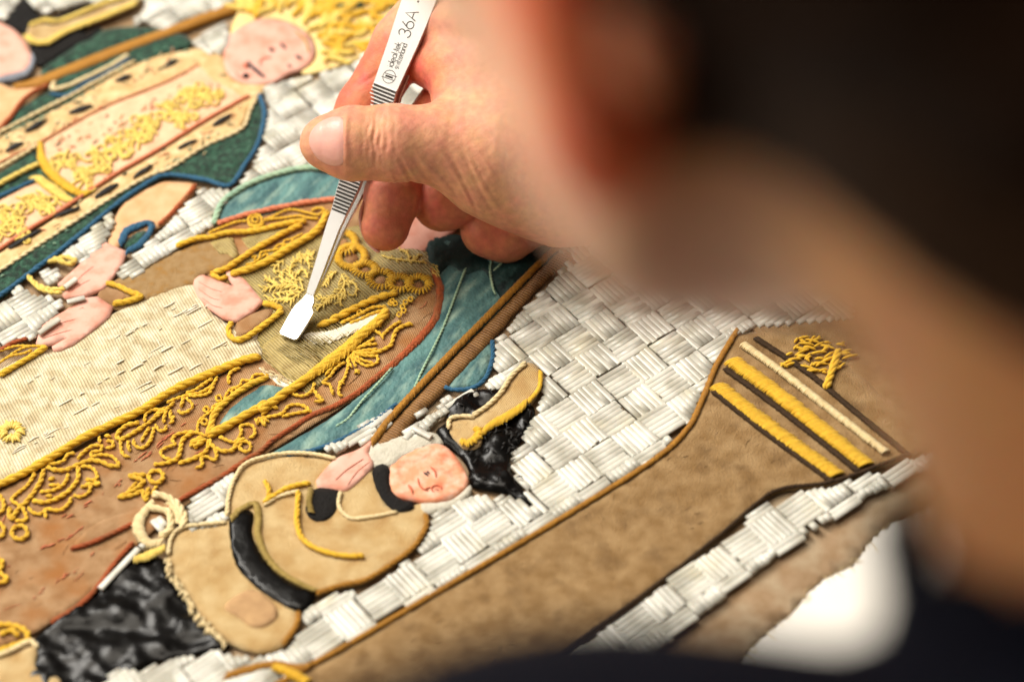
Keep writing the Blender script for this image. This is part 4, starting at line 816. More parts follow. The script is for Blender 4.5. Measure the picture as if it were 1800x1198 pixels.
mb = Mesh(); stitches_along(mb, [(400, 1192), (440, 1180), (480, 1172), (520, 1178), (545, 1176)], 2.4, .4, 1.0, .9, 1.6, .5); mb.build('base_edge_cord', MT['bronze'], fig)
mb = Mesh(); stitches_along(mb, [(486, 1178), (512, 1188), (540, 1204)], 3.0, .45, .35, 1.1, 1.5, .8); mb.build('base_bar', MT['gold'], fig)
# gold work above the capital, mostly behind the head
fig = empty('gold_trophy', panel)
patch('brown_ground', [(1320, 560), (1480, 520), (1700, 560), (1760, 720), (1600, 790), (1480, 690), (1380, 620)], MT['felt'], fig, z=.2, puff=.5)
mb = Mesh()
for k in range(60):
    p = np.array((random.uniform(1370, 1480), random.uniform(600, 660))); q = p + (random.uniform(5, 30), random.uniform(-12, 8)); strand(mb, [p, q], .45, .9, .4)
mb.build('gold_spray', MT['gold'], fig)
mb = Mesh(); rope(mb, [(1475, 620), (1462, 660), (1452, 690)], 1.2, .9, 3); mb.build('gold_cord', MT['gold'], fig)
# ------------------------------------------------------------------ the tweezers
def metal(name, base, rough, bump=.0):
    m = bpy.data.materials.new(name); m.use_nodes = True; nt = m.node_tree; b = nt.nodes['Principled BSDF']
    b.inputs['Base Color'].default_value = base; b.inputs['Metallic'].default_value = 1.0
    tc = nt.nodes.new('ShaderNodeTexCoord'); mp = nt.nodes.new('ShaderNodeMapping'); mp.inputs['Rotation'].default_value = (.5, .3, .35); mp.inputs['Scale'].default_value = (900, 6000, 3000)
    n = nt.nodes.new('ShaderNodeTexNoise'); n.inputs['Scale'].default_value = 1.0; n.inputs['Detail'].default_value = 3
    nt.links.new(tc.outputs['Object'], mp.inputs[0]); nt.links.new(mp.outputs[0], n.inputs['Vector'])
    mr = nt.nodes.new('ShaderNodeMapRange'); mr.inputs[3].default_value = rough - .06; mr.inputs[4].default_value = rough + .1
    nt.links.new(n.outputs['Fac'], mr.inputs[0]); nt.links.new(mr.outputs[0], b.inputs['Roughness'])
    return m
STEEL = metal('brushed_steel', (.74, .73, .71, 1), .38); STEELD = mat('engraved_mark', '#4a4743', '#3c3936', 1, .5, rough=.6, metal=.3)
tw = tag(empty('tweezers', None, plane_pt(520, 580, .003)), 'steel flat-tipped tweezers with engraved lettering held between thumb and finger', 'tweezers')
P0 = plane_pt(544, 518, .0075); P1 = off_pt(737, 0, -7)
ax = (P1 - P0).normalized(); n0 = (-FW - ax * (-FW).dot(ax)).normalized(); s0 = ax.cross(n0)
if s0.dot(RT) < 0: s0 = -s0
al = math.radians(16); fn = n0 * math.cos(al) - s0 * math.sin(al); fs_ = s0 * math.cos(al) + n0 * math.sin(al)
def face(px, py, lift=0.0):
    d = FW + RT * ((px - W / 2) / FPX) + UP * ((H / 2 - py) / FPX)
    t = (P0 + fn * lift - CAM).dot(fn) / d.dot(fn); return CAM + d * t
rows = [(518, 538, 551), (505, 541, 556), (480, 549, 566), (440, 561, 581), (400, 573, 596), (374, 582, 608), (345, 590, 622), (320, 597, 633), (285, 609, 646), (250, 621, 661), (215, 633, 676), (188, 643, 688), (155, 656, 697), (115, 670, 715), (75, 684, 733), (35, 697, 750), (0, 709, 764), (-50, 727, 782), (-100, 746, 798), (-140, 765, 806), (-165, 780, 806)]
def arm(name, back, inset, paddle_dz):
    V, F = [], []
    k = len(rows)
    for q, (y, l, r) in enumerate(rows):
        w = r - l; sl = .377
        A = face(l + w * inset, y - w * sl * .5) ; B = face(r - w * inset, y + w * sl * .5)
        t = q / (k - 1); g = back * (math.sin(math.pi * min(1, t * 1.15)) ** .7 if t < .87 else .15) if back else 0
        A, B = A - fn * g * MM, B - fn * g * MM
        th = 1.5 * MM
        V += [A, B, B - fn * th, A - fn * th]
    for q in range(k - 1):
        for e in range(4): F.append((4 * q + e, 4 * q + (e + 1) % 4, 4 * q + 4 + (e + 1) % 4, 4 * q + 4 + e))
    F.append((0, 3, 2, 1)); F.append((4 * k - 4, 4 * k - 3, 4 * k - 2, 4 * k - 1))
    # flat paddle tip
    pad = [(538, 516), (551, 520), (552, 530), (548, 540), (551, 549), (541, 567), (523, 595), (517, 597), (493, 587), (491, 583), (512, 545), (519, 536), (532, 524)]
    zt = P0.z; b = len(V)
    tops, bots = [], []
    q0, q1, q2 = plane_pt(491, 584, (3.0 + paddle_dz) * MM), plane_pt(521, 597, (3.0 + paddle_dz) * MM), P0 - fn * (back * .12 * MM)
    pn = (q1 - q0).cross(q2 - q0).normalized(); pn = pn if pn.z > 0 else -pn
    for (x, y) in pad:
        d = FW + RT * ((x - W / 2) / FPX) + UP * ((H / 2 - y) / FPX); pt = CAM + d * ((q0 - CAM).dot(pn) / d.dot(pn))
        tops.append(pt); bots.append(pt - pn * .9 * MM)
    V += tops + bots; n = len(pad)
    F.append(tuple(range(b + n - 1, b - 1, -1))); F.append(tuple(range(b + n, b + 2 * n)))
    for i in range(n): F.append((b + i, b + (i + 1) % n, b + n + (i + 1) % n, b + n + i))
    o = mesh(name, [tuple(v - tw.location) for v in V], F, STEEL, tw, False)
    bm_ = o.modifiers.new('edge', 'BEVEL'); bm_.width = .00016; bm_.segments = 2; bm_.limit_method = 'ANGLE'; bm_.angle_limit = .6
    return o
fa = arm('arm', 0, 0.0, 0.0); ba = arm('arm', 5.5, .02, -1.2)
# grip ridges across the face
mb = Mesh(); gv = Mesh()
def row_at(y):
    R = np.array(rows[::-1], float); return np.interp(y, R[:, 0], R[:, 1]), np.interp(y, R[:, 0], R[:, 2])
y = 153.0
while y < 374:
    l, r = row_at(y); w = r - l
    A = face(l + 1.0, y - w * .377 * .5, .00012); B = face(r - 1.0, y + w * .377 * .5, .00012)
    L = np.array([A - tw.location, A * .5 + B * .5 - tw.location, B - tw.location])
    T = (B - A).normalized(); bx = ax
    hw = .0003; hh = .00038
    V = []
    for p in (A, B):
        p = p - tw.location
        V += [p - bx * hw - fn * .0002, p - bx * hw * .5 + fn * hh, p + bx * hw * .5 + fn * hh, p + bx * hw - fn * .0002]
    mb.add(np.array([tuple(v) for v in V]), [(0, 1, 5, 4), (1, 2, 6, 5), (2, 3, 7, 6), (0, 3, 2, 1), (4, 5, 6, 7)])
    g0, g1 = A - ax * .00052, B - ax * .00052
    gv.add(np.array([tuple(v - tw.location) for v in (g0 - ax * .00022 - fn * .00008, g0 + ax * .00022 - fn * .00008, g1 + ax * .00022 - fn * .00008, g1 - ax * .00022 - fn * .00008)]), [(0, 1, 2, 3)])
    y += 6.0
V_, F_ = np.concatenate(mb.V), []
# blocks have faces of four corners each
for blk in mb.F: F_ += [tuple(f) for f in np.asarray(blk).tolist()]
o = mesh('grip_ridges', V_, F_, STEEL, tw, False); o['kind'] = 'stuff'
og = gv.build('grip_grooves', STEELD, tw); og['kind'] = 'stuff'
# engraved lettering: single-stroke letters
def arc(cx, cy, rx, ry, a0, a1, n=14): return [(cx + rx * math.cos(math.radians(a0 + (a1 - a0) * i / n)), cy + ry * math.sin(math.radians(a0 + (a1 - a0) * i / n))) for i in range(n + 1)]
oc = lambda: arc(.27, .27, .27, .27, 0, 360, 16)
GL = {'3': ([arc(.30, .74, .25, .25, 160, -90) + arc(.30, .27, .29, .27, 90, -160)[1:]], .72), '6': ([arc(.31, .29, .30, .29, 0, 360, 18), [(.06, .44), (.40, 1.0)]], .74), 'A': ([[(0, 0), (.38, 1), (.76, 0)], [(.13, .34), (.63, .34)]], .86),
      'i': ([[(.05, 0), (.05, .54)], [(.05, .72), (.05, .76)]], .18), 'd': ([oc(), [(.54, 0), (.54, .95)]], .66), 'e': ([arc(.27, .27, .27, .27, 0, 325, 14), [(0, .27), (.54, .27)]], .62), 'a': ([oc(), [(.54, 0), (.54, .54)]], .66), 'l': ([[(.05, 0), (.05, .95)]], .18),
      '-': ([[(.04, .3), (.2, .3)]], .28), 't': ([[(.12, 0), (.12, .85)], [(0, .54), (.26, .54)]], .32), 'k': ([[(.04, 0), (.04, .95)], [(.36, .54), (.06, .26), (.38, 0)]], .46),
      's': ([arc(.17, .40, .14, .14, 50, 270, 8) + arc(.17, .13, .15, .13, 90, -130, 8)[1:]], .4), 'w': ([[(0, .54), (.16, 0), (.32, .54), (.48, 0), (.64, .54)]], .72), 'z': ([[(0, .54), (.36, .54), (0, 0), (.38, 0)]], .46), 'r': ([[(.05, 0), (.05, .54)], arc(.24, .34, .19, .2, 180, 70, 6)], .32), 'n': ([[(.05, 0), (.05, .54)], arc(.25, .32, .2, .22, 180, 0, 8) + [(.45, 0)]], .56)}
EN = Mesh()
def stroke(pts, w):
    P = [np.array(p - tw.location) for p in pts]
    V, F = [], []
    nn = np.array(fn)
    for i, p in enumerate(P):
        t = (P[min(i + 1, len(P) - 1)] - P[max(i - 1, 0)]); t = t / (np.linalg.norm(t) + 1e-12); sd = np.cross(nn, t) * w / 2
        V += [p - sd, p + sd]
        if i: F.append((2 * i - 2, 2 * i - 1, 2 * i + 1, 2 * i))
    EN.add(np.array(V), F)
def text(s, px, py, h, w, squeeze=1.0):
    o = face(px, py, .00006); x = 0
    for ch in s:
        st, adv = GL[ch]
        for pl in st: stroke([o + ax * ((x + a * squeeze) * h) - fs_ * (b * h) for a, b in pl], w)
        x += adv * squeeze
    return x * h
text('36A', 719, 68, .0037, .00030, .98)
text('ideal-tek', 690, 119, .0021, .00020, .90)
text('switzerland', 700, 122, .0020, .00018, .76)
lc = face(684, 135, .00006); r_ = .0019
stroke([lc + ax * (r_ * math.cos(a)) + fs_ * (r_ * math.sin(a)) for a in np.linspace(0, 6.3, 30)], .00018)
for k, w in ((-.32, .0002), (0, .0006), (.34, .0002)):
    L = 1.18 if k else .62
    stroke([lc + ax * (k * r_) - fs_ * (r_ * L * (1 if k <= 0 else .75)), lc + ax * (k * r_) + fs_ * (r_ * L * (1 if k >= 0 else .75))], w)
dc = face(735, 3, .00006); stroke([dc - ax * .0003, dc + ax * .0003], .0006)
EN.build('engraved_lettering', STEELD, fa)
# ------------------------------------------------------------------ the person: one continuous body
def dotv(a, b): return a[..., 0] * b[0] + a[..., 1] * b[1] + a[..., 2] * b[2]
def rcone(P, a, b, r1, r2):
    a = np.asarray(a, np.float32); b = np.asarray(b, np.float32)
    ba = b - a; l = float(np.dot(ba, ba)); pa = P - a
    t = np.clip(dotv(pa, ba) / l, 0, 1); q = pa - t[:, None] * ba
    return np.sqrt((q * q).sum(1)) - (r1 + (r2 - r1) * t)
def ell(P, c, r, Rm=None):
    q = P - np.asarray(c, np.float32)
    if Rm is not None: q = q @ np.asarray(Rm, np.float32).T
    r = np.asarray(r, np.float32); k0 = np.sqrt(((q / r) ** 2).sum(1)); k1 = np.sqrt(((q / (r * r)) ** 2).sum(1))
    return k0 * (k0 - 1) / (k1 + 1e-6)
def smin(a, b, k):
    h = np.clip(.5 + .5 * (b - a) / k, 0, 1); return b + (a - b) * h - k * h * (1 - h)
def surface(func, lo, hi, vox, blk=8):
    """narrow-band evaluation and surface nets"""
    lo = np.asarray(lo, np.float32); nb = np.ceil((np.asarray(hi) - lo) / (vox * blk)).astype(int); n = nb * blk
    cx = [lo[i] + (np.arange(nb[i]) + .5) * blk * vox - vox / 2 for i in range(3)]
    Cn = np.stack(np.meshgrid(*cx, indexing='ij'), -1).reshape(-1, 3).astype(np.float32)
    dc = func(Cn, False); near = np.abs(dc) < blk * vox * 1.05 + 1.5 * vox + (1.0 if vox < 1 else 0)
    D = np.repeat(np.repeat(np.repeat(dc.reshape(nb), blk, 0), blk, 1), blk, 2).astype(np.float32)
    off = np.stack(np.meshgrid(*[np.arange(blk)] * 3, indexing='ij'), -1).reshape(-1, 3)
    bi = np.stack(np.meshgrid(*[np.arange(k) for k in nb], indexing='ij'), -1).reshape(-1, 3)[near]
    for s in range(0, len(bi), 400):
        I = (bi[s:s + 400, None] * blk + off[None]).reshape(-1, 3)
        D[I[:, 0], I[:, 1], I[:, 2]] = func((lo + I * vox).astype(np.float32), True)
    ins = D < 0
    c8 = [D[i:n[0] - 1 + i, j:n[1] - 1 + j, k:n[2] - 1 + k] for i in (0, 1) for j in (0, 1) for k in (0, 1)]
    cnt = sum((c < 0).astype(np.int8) for c in c8); act = (cnt > 0) & (cnt < 8)
    ids = np.full(act.shape, -1, np.int64); A = np.argwhere(act); ids[act] = np.arange(len(A))
    cv = np.stack([c[act] for c in c8], 1); corner = np.array([(i, j, k) for i in (0, 1) for j in (0, 1) for k in (0, 1)], np.float32)
    acc = np.zeros((len(A), 3), np.float32); w = np.zeros(len(A), np.float32)
    for p in range(8):
        for q in range(p + 1, 8):
            if np.abs(corner[p] - corner[q]).sum() != 1: continue
            a, b = cv[:, p], cv[:, q]; m = (a < 0) != (b < 0); t = np.where(m, a / np.where(m, a - b, 1), 0)
            acc += np.where(m[:, None], corner[p] + (corner[q] - corner[p]) * t[:, None], 0); w += m
    V = lo + (A + acc / w[:, None]) * vox
    F = []
    for ax_ in range(3):
        sl0 = [slice(1, -1)] * 3; sl1 = [slice(1, -1)] * 3; sl0[ax_] = slice(0, -1); sl1[ax_] = slice(1, None)
        a, b = ins[tuple(sl0)], ins[tuple(sl1)]; cr = np.argwhere(a != b); flip = a[tuple(cr.T)]
        base = cr.copy()
        for i in range(3):
            if i != ax_: base[:, i] += 1
        o1, o2 = [i for i in range(3) if i != ax_]
        e1 = np.zeros(3, int); e1[o1] = 1; e2 = np.zeros(3, int); e2[o2] = 1
        g = lambda B: ids[tuple(B.T)]
        q = np.stack([g(base - e1 - e2), g(base - e2), g(base), g(base - e1)], 1)
        if ax_ == 1: flip = ~flip
        q[~flip] = q[~flip][:, ::-1]; F.append(q[(q >= 0).all(1)])
    return V, np.concatenate(F)

KF = FPX / DIST / 1000.0                      # layout units per mm in the focal plane
def hp(px, py, t):                            # hand space: mm right, mm up, mm towards the viewer of the focal plane
    s = (DIST * 1000 - t) / (DIST * 1000); return np.array(((px - W / 2) / KF * s, (H / 2 - py) / KF * s, t), np.float32)
def hand_to_world(V):
    return np.array(RT)[None] * V[:, :1] * MM + np.array(UP)[None] * V[:, 1:2] * MM - np.array(FW)[None] * V[:, 2:3] * MM
TH = [(hp(573, 251, 9), 7.4), (hp(615, 252, 9.5), 9.9), (hp(690, 251, 9), 10.3), (hp(765, 254, 6), 10.6), (hp(835, 266, 2), 15.0)]
IX = [(hp(612, 236, -12), 6.6), (hp(640, 190, -15), 7.6), (hp(708, 76, -18), 8.4), (hp(742, 44, -18), 9.0), (hp(850, 50, -8), 10.5)]
MD = [(hp(677, 398, -10), 7.1), (hp(690, 345, -12), 7.8), (hp(716, 268, -17), 8.2), (hp(790, 190, -19), 8.8), (hp(900, 130, -12), 10)]
RG = [(hp(840, 330, -24), 6.8), (hp(778, 352, -16), 8.4), (hp(800, 340, -16), 8.8), (hp(862, 262, -24), 9), (hp(940, 210, -16), 10)]
PK = [(hp(905, 360, -27), 6.0), (hp(858, 404, -19), 7.3), (hp(890, 412, -19), 7.6), (hp(960, 372, -22), 8.2), (hp(1010, 300, -16), 9)]
def chain(P, C, k):
    d = None
    for (a, r1), (b, r2) in zip(C[:-1], C[1:]):
        q = rcone(P, a, b, r1, r2); d = q if d is None else smin(d, q, k)
    return d
def hand_sdf(P, fine):
    palm = rcone(P, hp(880, 262, -2), hp(985, 280, -8), 17.5, 18.5)
    palm = smin(palm, rcone(P, hp(862, 140, -8), hp(960, 180, -8), 15.0, 18), 9)
    palm = smin(palm, rcone(P, hp(905, 330, -3), hp(980, 340, -9), 11.0, 14.5), 8)
    palm = smin(palm, rcone(P, hp(970, 270, -8), hp(1150, 290, -10), 20, 21.5), 12)
    palm = smin(palm, rcone(P, hp(1150, 290, -10), hp(1330, 310, -6), 21.5, 25), 12)
    th = chain(P, TH, 3.5); th = smin(th, palm, 9.0)
    web = rcone(P, hp(806, 130, -7), hp(838, 205, -1), 9.5, 11)
    ix = chain(P, IX, 3.0); ix = smin(ix, rcone(P, hp(756, 116, -12), hp(792, 110, -9), 6.6, 9.0), 3.5)
    d = smin(th, smin(ix, web, 4.0), 3.0)
    md = chain(P, MD, 3.0); rg = chain(P, RG, 3.0); pk = chain(P, PK, 3.0)
    cur = smin(smin(md, rg, .9), pk, .9)
    d = smin(d, cur, .8)
    if fine:
        X, Y, T = P[:, 0], P[:, 1], P[:, 2]
        # knuckle creases of the thumb and wrinkles at its root
        tip = hp(573, 251, 9)[0]
        u = (X - tip); yy = Y - hp(600, 251, 9)[1]
        front = np.clip((T - 4) / 6, 0, 1)
        for x0, amp, wdt, bend in ((12.4, .40, .5, .03), (14.0, .75, .6, .035), (15.6, .6, .55, .02), (17.4, .36, .6, -.01), (19.7, .26, .6, -.02), (10.9, .2, .5, .03)):
            c = u - x0 - bend * yy * yy * .35 + .25 * np.sin(yy * .9 + x0)
            d = d + amp * front * np.exp(-(c / wdt) ** 2) * np.clip(1 - np.abs(yy) / 10.5, 0, 1)
        nx = hp(610, 250, 14)[0]; d = d - .40 * front * np.exp(-((X - nx) / .75) ** 2) * np.clip((7.6 - np.abs(yy)) / 2, 0, 1)
        low = np.clip((-yy - 1.5) / 6, 0, 1) * np.clip((u - 17) / 6, 0, 1) * np.clip((52 - u) / 8, 0, 1)
        ph = (u * .95 + yy * .62 + 1.2 * np.sin(u * .31) )
        d = d + low * front * .42 * (np.sin(ph * 1.55) * .6 + np.sin(ph * 2.6 + 1) * .4)
        # creases of the other fingers
        for c0, dr, amp in ((hp(660, 130, -6), (-.53, .85), .35), (hp(700, 320, -12), (.2, 1), .2)):
            q = (X - c0[0]) * dr[0] + (Y - c0[1]) * dr[1]; near = np.clip(1 - np.sqrt((X - c0[0]) ** 2 + (Y - c0[1]) ** 2) / 9, 0, 1)
            d = d + amp * near * np.exp(-(q / .6) ** 2)
        d = d + .05 * np.sin(X * 1.7 + 1.3 * np.sin(Y * 1.1)) * np.sin(Y * 1.9 + T * 1.1)
    return d
hV, hF = surface(hand_sdf, (-66, 10, -46), (72, 112, 26), .45)
print('hand', len(hV), 'lowest mm', hand_to_world(hV)[:, 2].min() * 1000)
def blob(V, c, r): return np.exp(-(((V - c) ** 2).sum(1)) / (r * r))
red = sum(blob(hV, hp(*c), r) for c, r in (((677, 400, -8), 11), ((612, 236, -9), 14), ((640, 150, -9), 14), ((780, 350, -10), 9), ((865, 420, -14), 10), ((720, 170, -10), 16)))
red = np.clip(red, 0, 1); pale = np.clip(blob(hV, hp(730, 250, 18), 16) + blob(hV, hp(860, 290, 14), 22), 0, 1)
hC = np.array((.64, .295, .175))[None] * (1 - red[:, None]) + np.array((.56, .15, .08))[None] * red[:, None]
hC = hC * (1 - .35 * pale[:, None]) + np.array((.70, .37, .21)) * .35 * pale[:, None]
hW = hand_to_world(hV)

# ---- head, neck and shoulders (all close to the viewer, far out of focus)
def cpt(X, Y, dep): return np.array(CAM) + np.array(FW) * dep + np.array(RT) * X * MM + np.array(UP) * Y * MM
def cdir(r, u, c): return np.array(RT) * r + np.array(UP) * u - np.array(FW) * c
HC = cpt(59, 91.5, .38)
f_ = cdir(-.47, .23, -.85); f_ /= np.linalg.norm(f_)
u_h = cdir(-.25, .88, .42); u_h -= f_ * u_h.dot(f_); u_h /= np.linalg.norm(u_h); l_ = np.cross(u_h, f_)
HB = np.stack([f_, l_, u_h])                  # rows: forward, left, up
def to_head(Pw): return (Pw - HC[None] * 1000) @ HB.T.astype(np.float32)
def to_world_dir(v): return v @ HB
NB = cpt(136, -74, .40) * 1000               # base of the neck, mm
NBh = ((NB - HC * 1000) @ HB.T).astype(np.float32)
def ear(Q, s):
    c = np.array((-8, 76 * s, -14), np.float32); a = .26 * s
    e = ell(Q, c, (15, 6, 31), np.array(((math.cos(a), -math.sin(a), .18), (math.sin(a), math.cos(a), 0), (-.18, 0, 1))))
    cav = ell(Q, c + np.array((4, 9 * s, 2), np.float32), (8, 5, 15)); e = np.maximum(e, -cav)
    return smin(e, ell(Q, c + np.array((5, -3 * s, -27), np.float32), (9, 6, 10)), 4)
def skull_sdf(Q):
    d = ell(Q, (-12, 0, 28), (97, 76, 88))
    d = smin(d, ell(Q, (42, 0, -22), (52, 58, 78)), 22)
    for s in (1, -1):
        d = smin(d, rcone(Q, (2, 50 * s, -52), (76, 14 * s, -96), 17, 15), 16)
        d = smin(d, ell(Q, (58, 36 * s, -32), (26, 24, 26)), 14)
        d = smin(d, ell(Q, (24, 47 * s, -56), (30, 20, 28)), 14)
        d = smin(d, rcone(Q, (88, 14 * s, 16), (74, 50 * s, 12), 10, 10), 10)      # brow
    d = smin(d, ell(Q, (84, 0, -98), (17, 18, 15)), 12)
    d = smin(d, rcone(Q, (94, 0, 8), (112, 0, -34), 8, 11), 8)                      # nose
    d = smin(d, ell(Q, (92, 0, -66), (12, 24, 9)), 8)
    for s in (1, -1): d = np.maximum(d, -ell(Q, (101, 32 * s, -2), (12, 15, 9)))     # eye sockets
    for s in (1, -1): d = smin(d, ell(Q, (87, 31 * s, -3), (11, 12, 10)), 2)
    d = smin(d, rcone(Q, (-34, 0, -40), NBh, 54, 62), 22)
    for s in (1, -1): d = -smin(-d, rcone(Q, (-26, 72 * s, -44), (34, 46 * s, -112), 13, 12), 8)   # hollow behind the jaw
    return d
def head_sdf(Pw, fine):
    Q = to_head(Pw).astype(np.float32); d = skull_sdf(Q)
    for s in (1, -1): d = smin(d, ear(Q, s), 5)
    return d
def box(pts, pad): P = np.array(pts); return P.min(0) - pad, P.max(0) + pad
lo, hi = box([HC * 1000, NB, HC * 1000 + f_ * 60], 135)
bV, bF = surface(head_sdf, lo, hi, 3.0)
Q = to_head(bV.astype(np.float32))
earm = np.clip(1 - np.abs(ear(Q, 1)) / 3.0, 0, 1) + np.clip(1 - np.abs(ear(Q, -1)) / 3.0, 0, 1)
nose = np.exp(-(((Q - np.array((110, 0, -30))) / 22) ** 2).sum(1)); em = np.clip(earm + .6 * nose, 0, 1)[:, None]  # ear red is its own flush plus a painted backlit glow
fr = np.clip((Q[:, 0] + 4) / 22, 0, 1)[:, None]; bC = (np.array((.56, .26, .105))[None] * (1 - fr) + np.array((.72, .42, .27))[None] * fr) * (1 - em) + np.array((.85, .20, .08))[None] * em  # face front and jaw painted paler for light bounced off the table
# right arm inside its sleeve joins shoulder and wrist
SH = NB + l_ * -170 + np.array((0, 0, -40.)); EL = np.array((285., -60, 85)); WR = hand_to_world(hp(1200, 295, -9)[None])[0] * 1000
def arm_sdf(Pw, fine):
    d = rcone(Pw, WR, EL, 23, 40); d = smin(d, rcone(Pw, EL, SH, 42, 55), 20)
    return smin(d, rcone(Pw, SH, NB, 55, 60), 30)
lo, hi = box([WR, EL, SH, NB], 72)
aV, aF = surface(arm_sdf, lo, hi, 5.0)
aC = np.repeat(np.array([(.6, .33, .2)]), len(aV), 0)

SKIN = bpy.data.materials.new('skin'); SKIN.use_nodes = True; nt = SKIN.node_tree; b = nt.nodes['Principled BSDF']; N_, L_ = nt.nodes, nt.links
at = N_.new('ShaderNodeAttribute'); at.attribute_name = 'skin_tone_and_light'
tc = N_.new('ShaderNodeTexCoord'); mp = N_.new('ShaderNodeMapping'); mp.inputs['Scale'].default_value = (1000,) * 3; L_.new(tc.outputs['Object'], mp.inputs[0])
def nz(sz, det=4):
    n = N_.new('ShaderNodeTexNoise'); n.inputs['Scale'].default_value = 1 / sz; n.inputs['Detail'].default_value = det; L_.new(mp.outputs[0], n.inputs['Vector']); return n
hs = N_.new('ShaderNodeHueSaturation'); L_.new(at.outputs['Color'], hs.inputs['Color'])
mr = N_.new('ShaderNodeMapRange'); mr.inputs[1].default_value = .3; mr.inputs[2].default_value = .7; mr.inputs[3].default_value = .84; mr.inputs[4].default_value = 1.1; L_.new(nz(2.2, 5).outputs['Fac'], mr.inputs[0]); L_.new(mr.outputs[0], hs.inputs['Value'])
m2 = N_.new('ShaderNodeMapRange'); m2.inputs[1].default_value = .3; m2.inputs[2].default_value = .7; m2.inputs[3].default_value = .485; m2.inputs[4].default_value = .512; L_.new(nz(6).outputs['Fac'], m2.inputs[0]); L_.new(m2.outputs[0], hs.inputs['Hue'])
L_.new(hs.outputs[0], b.inputs['Base Color'])
vo = N_.new('ShaderNodeTexVoronoi'); vo.inputs['Scale'].default_value = 1.5; L_.new(mp.outputs[0], vo.inputs['Vector'])
ad = N_.new('ShaderNodeMath'); L_.new(vo.outputs['Distance'], ad.inputs[0]); L_.new(nz(.5).outputs['Fac'], ad.inputs[1])
bp = N_.new('ShaderNodeBump'); bp.inputs['Strength'].default_value = .22; bp.inputs['Distance'].default_value = .0002; L_.new(ad.outputs[0], bp.inputs['Height']); L_.new(bp.outputs[0], b.inputs['Normal'])
b.inputs['Roughness'].default_value = .52; 
def by_part(sock, head, hand):
    r = N_.new('ShaderNodeMapRange'); r.inputs[3].default_value = head; r.inputs[4].default_value = hand; L_.new(at.outputs['Alpha'], r.inputs[0]); L_.new(r.outputs[0], b.inputs[sock])
by_part('Specular IOR Level', .06, .24)
by_part('Subsurface Weight', .6, .22); b.inputs['Subsurface Radius'].default_value = (1, .35, .2); by_part('Subsurface Scale', .009, .0022)

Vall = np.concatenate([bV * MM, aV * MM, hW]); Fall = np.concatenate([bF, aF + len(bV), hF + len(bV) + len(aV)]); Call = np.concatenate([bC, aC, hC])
def fast_mesh(name, V, F, m, parent):
    me = bpy.data.meshes.new(name); V = np.asarray(V, np.float32); F = np.asarray(F, np.int32)
    me.vertices.add(len(V)); me.vertices.foreach_set('co', V.ravel()); me.loops.add(F.size); me.loops.foreach_set('vertex_index', F.ravel())
    me.polygons.add(len(F)); me.polygons.foreach_set('loop_start', np.arange(0, F.size, 4, dtype=np.int32)); me.update(calc_edges=True); me.validate()
    me.polygons.foreach_set('use_smooth', np.ones(len(me.polygons), bool)); me.materials.append(m)
    o = bpy.data.objects.new(name, me); col.objects.link(o)
    if parent is not None: o.parent = parent
    return o
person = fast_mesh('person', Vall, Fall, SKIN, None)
ca = person.data.color_attributes.new('skin_tone_and_light', 'FLOAT_COLOR', 'POINT'); ca.data.foreach_set('color', np.c_[Call, np.r_[np.zeros(len(bV)), np.zeros(len(aV)), np.ones(len(hC))]].astype(np.float32).ravel())
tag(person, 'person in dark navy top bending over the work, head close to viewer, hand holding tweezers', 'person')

# hair: a cropped cap over the skull
def hair_sdf(Pw, fine):
    Q = to_head(Pw).astype(np.float32)
    d = ell(Q, (-14, 0, 29), (103, 82, 94)); d = smin(d, ell(Q, (-55, 0, -18), (52, 58, 52)), 20)
    line = Q[:, 0] * .8 - Q[:, 2] * .75 - 42                                  # hairline slopes from brow to nape
    side = np.maximum(Q[:, 0] * .95 - Q[:, 2] * .1 - 22, -Q[:, 2] - 28)        # before the ear, above the lobe
    back = -Q[:, 2] - 84 + np.minimum(0, -Q[:, 0] * .2)
    d = np.maximum(d, np.minimum(np.maximum(line, side * .6), np.maximum(Q[:, 0] + 20, back)))
    if fine: d = d + 1.6 * np.sin(Q[:, 1] * .42 + 2 * np.sin(Q[:, 2] * .05)) * np.sin(Q[:, 2] * .11 + Q[:, 0] * .07) + .7 * np.sin(Q[:, 1] * 1.1 + Q[:, 0] * .3)
    return d
lo, hi = box([HC * 1000], 130)
V, F = surface(hair_sdf, lo, hi, 3.0)
HAIR = mat('dark_brown_hair', '#2e1b0e', '#170d06', 3, .5, rough=.7, spec=.03, bump=.8, bsize=1.0, aniso=(.2, 8))
fast_mesh('hair', V * MM, F, HAIR, person)

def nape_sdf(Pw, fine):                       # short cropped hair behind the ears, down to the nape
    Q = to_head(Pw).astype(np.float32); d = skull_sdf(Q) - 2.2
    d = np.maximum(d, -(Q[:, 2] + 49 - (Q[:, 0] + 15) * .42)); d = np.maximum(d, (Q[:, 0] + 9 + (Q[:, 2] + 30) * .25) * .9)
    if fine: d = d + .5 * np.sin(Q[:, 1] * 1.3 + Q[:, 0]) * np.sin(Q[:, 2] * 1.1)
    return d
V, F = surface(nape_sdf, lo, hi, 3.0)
fast_mesh('cropped_nape_hair', V * MM, F, mat('cropped_hair', '#38230f', '#23140a', 3, .5, rough=.8, spec=.1, bump=.6, bsize=.8), person)

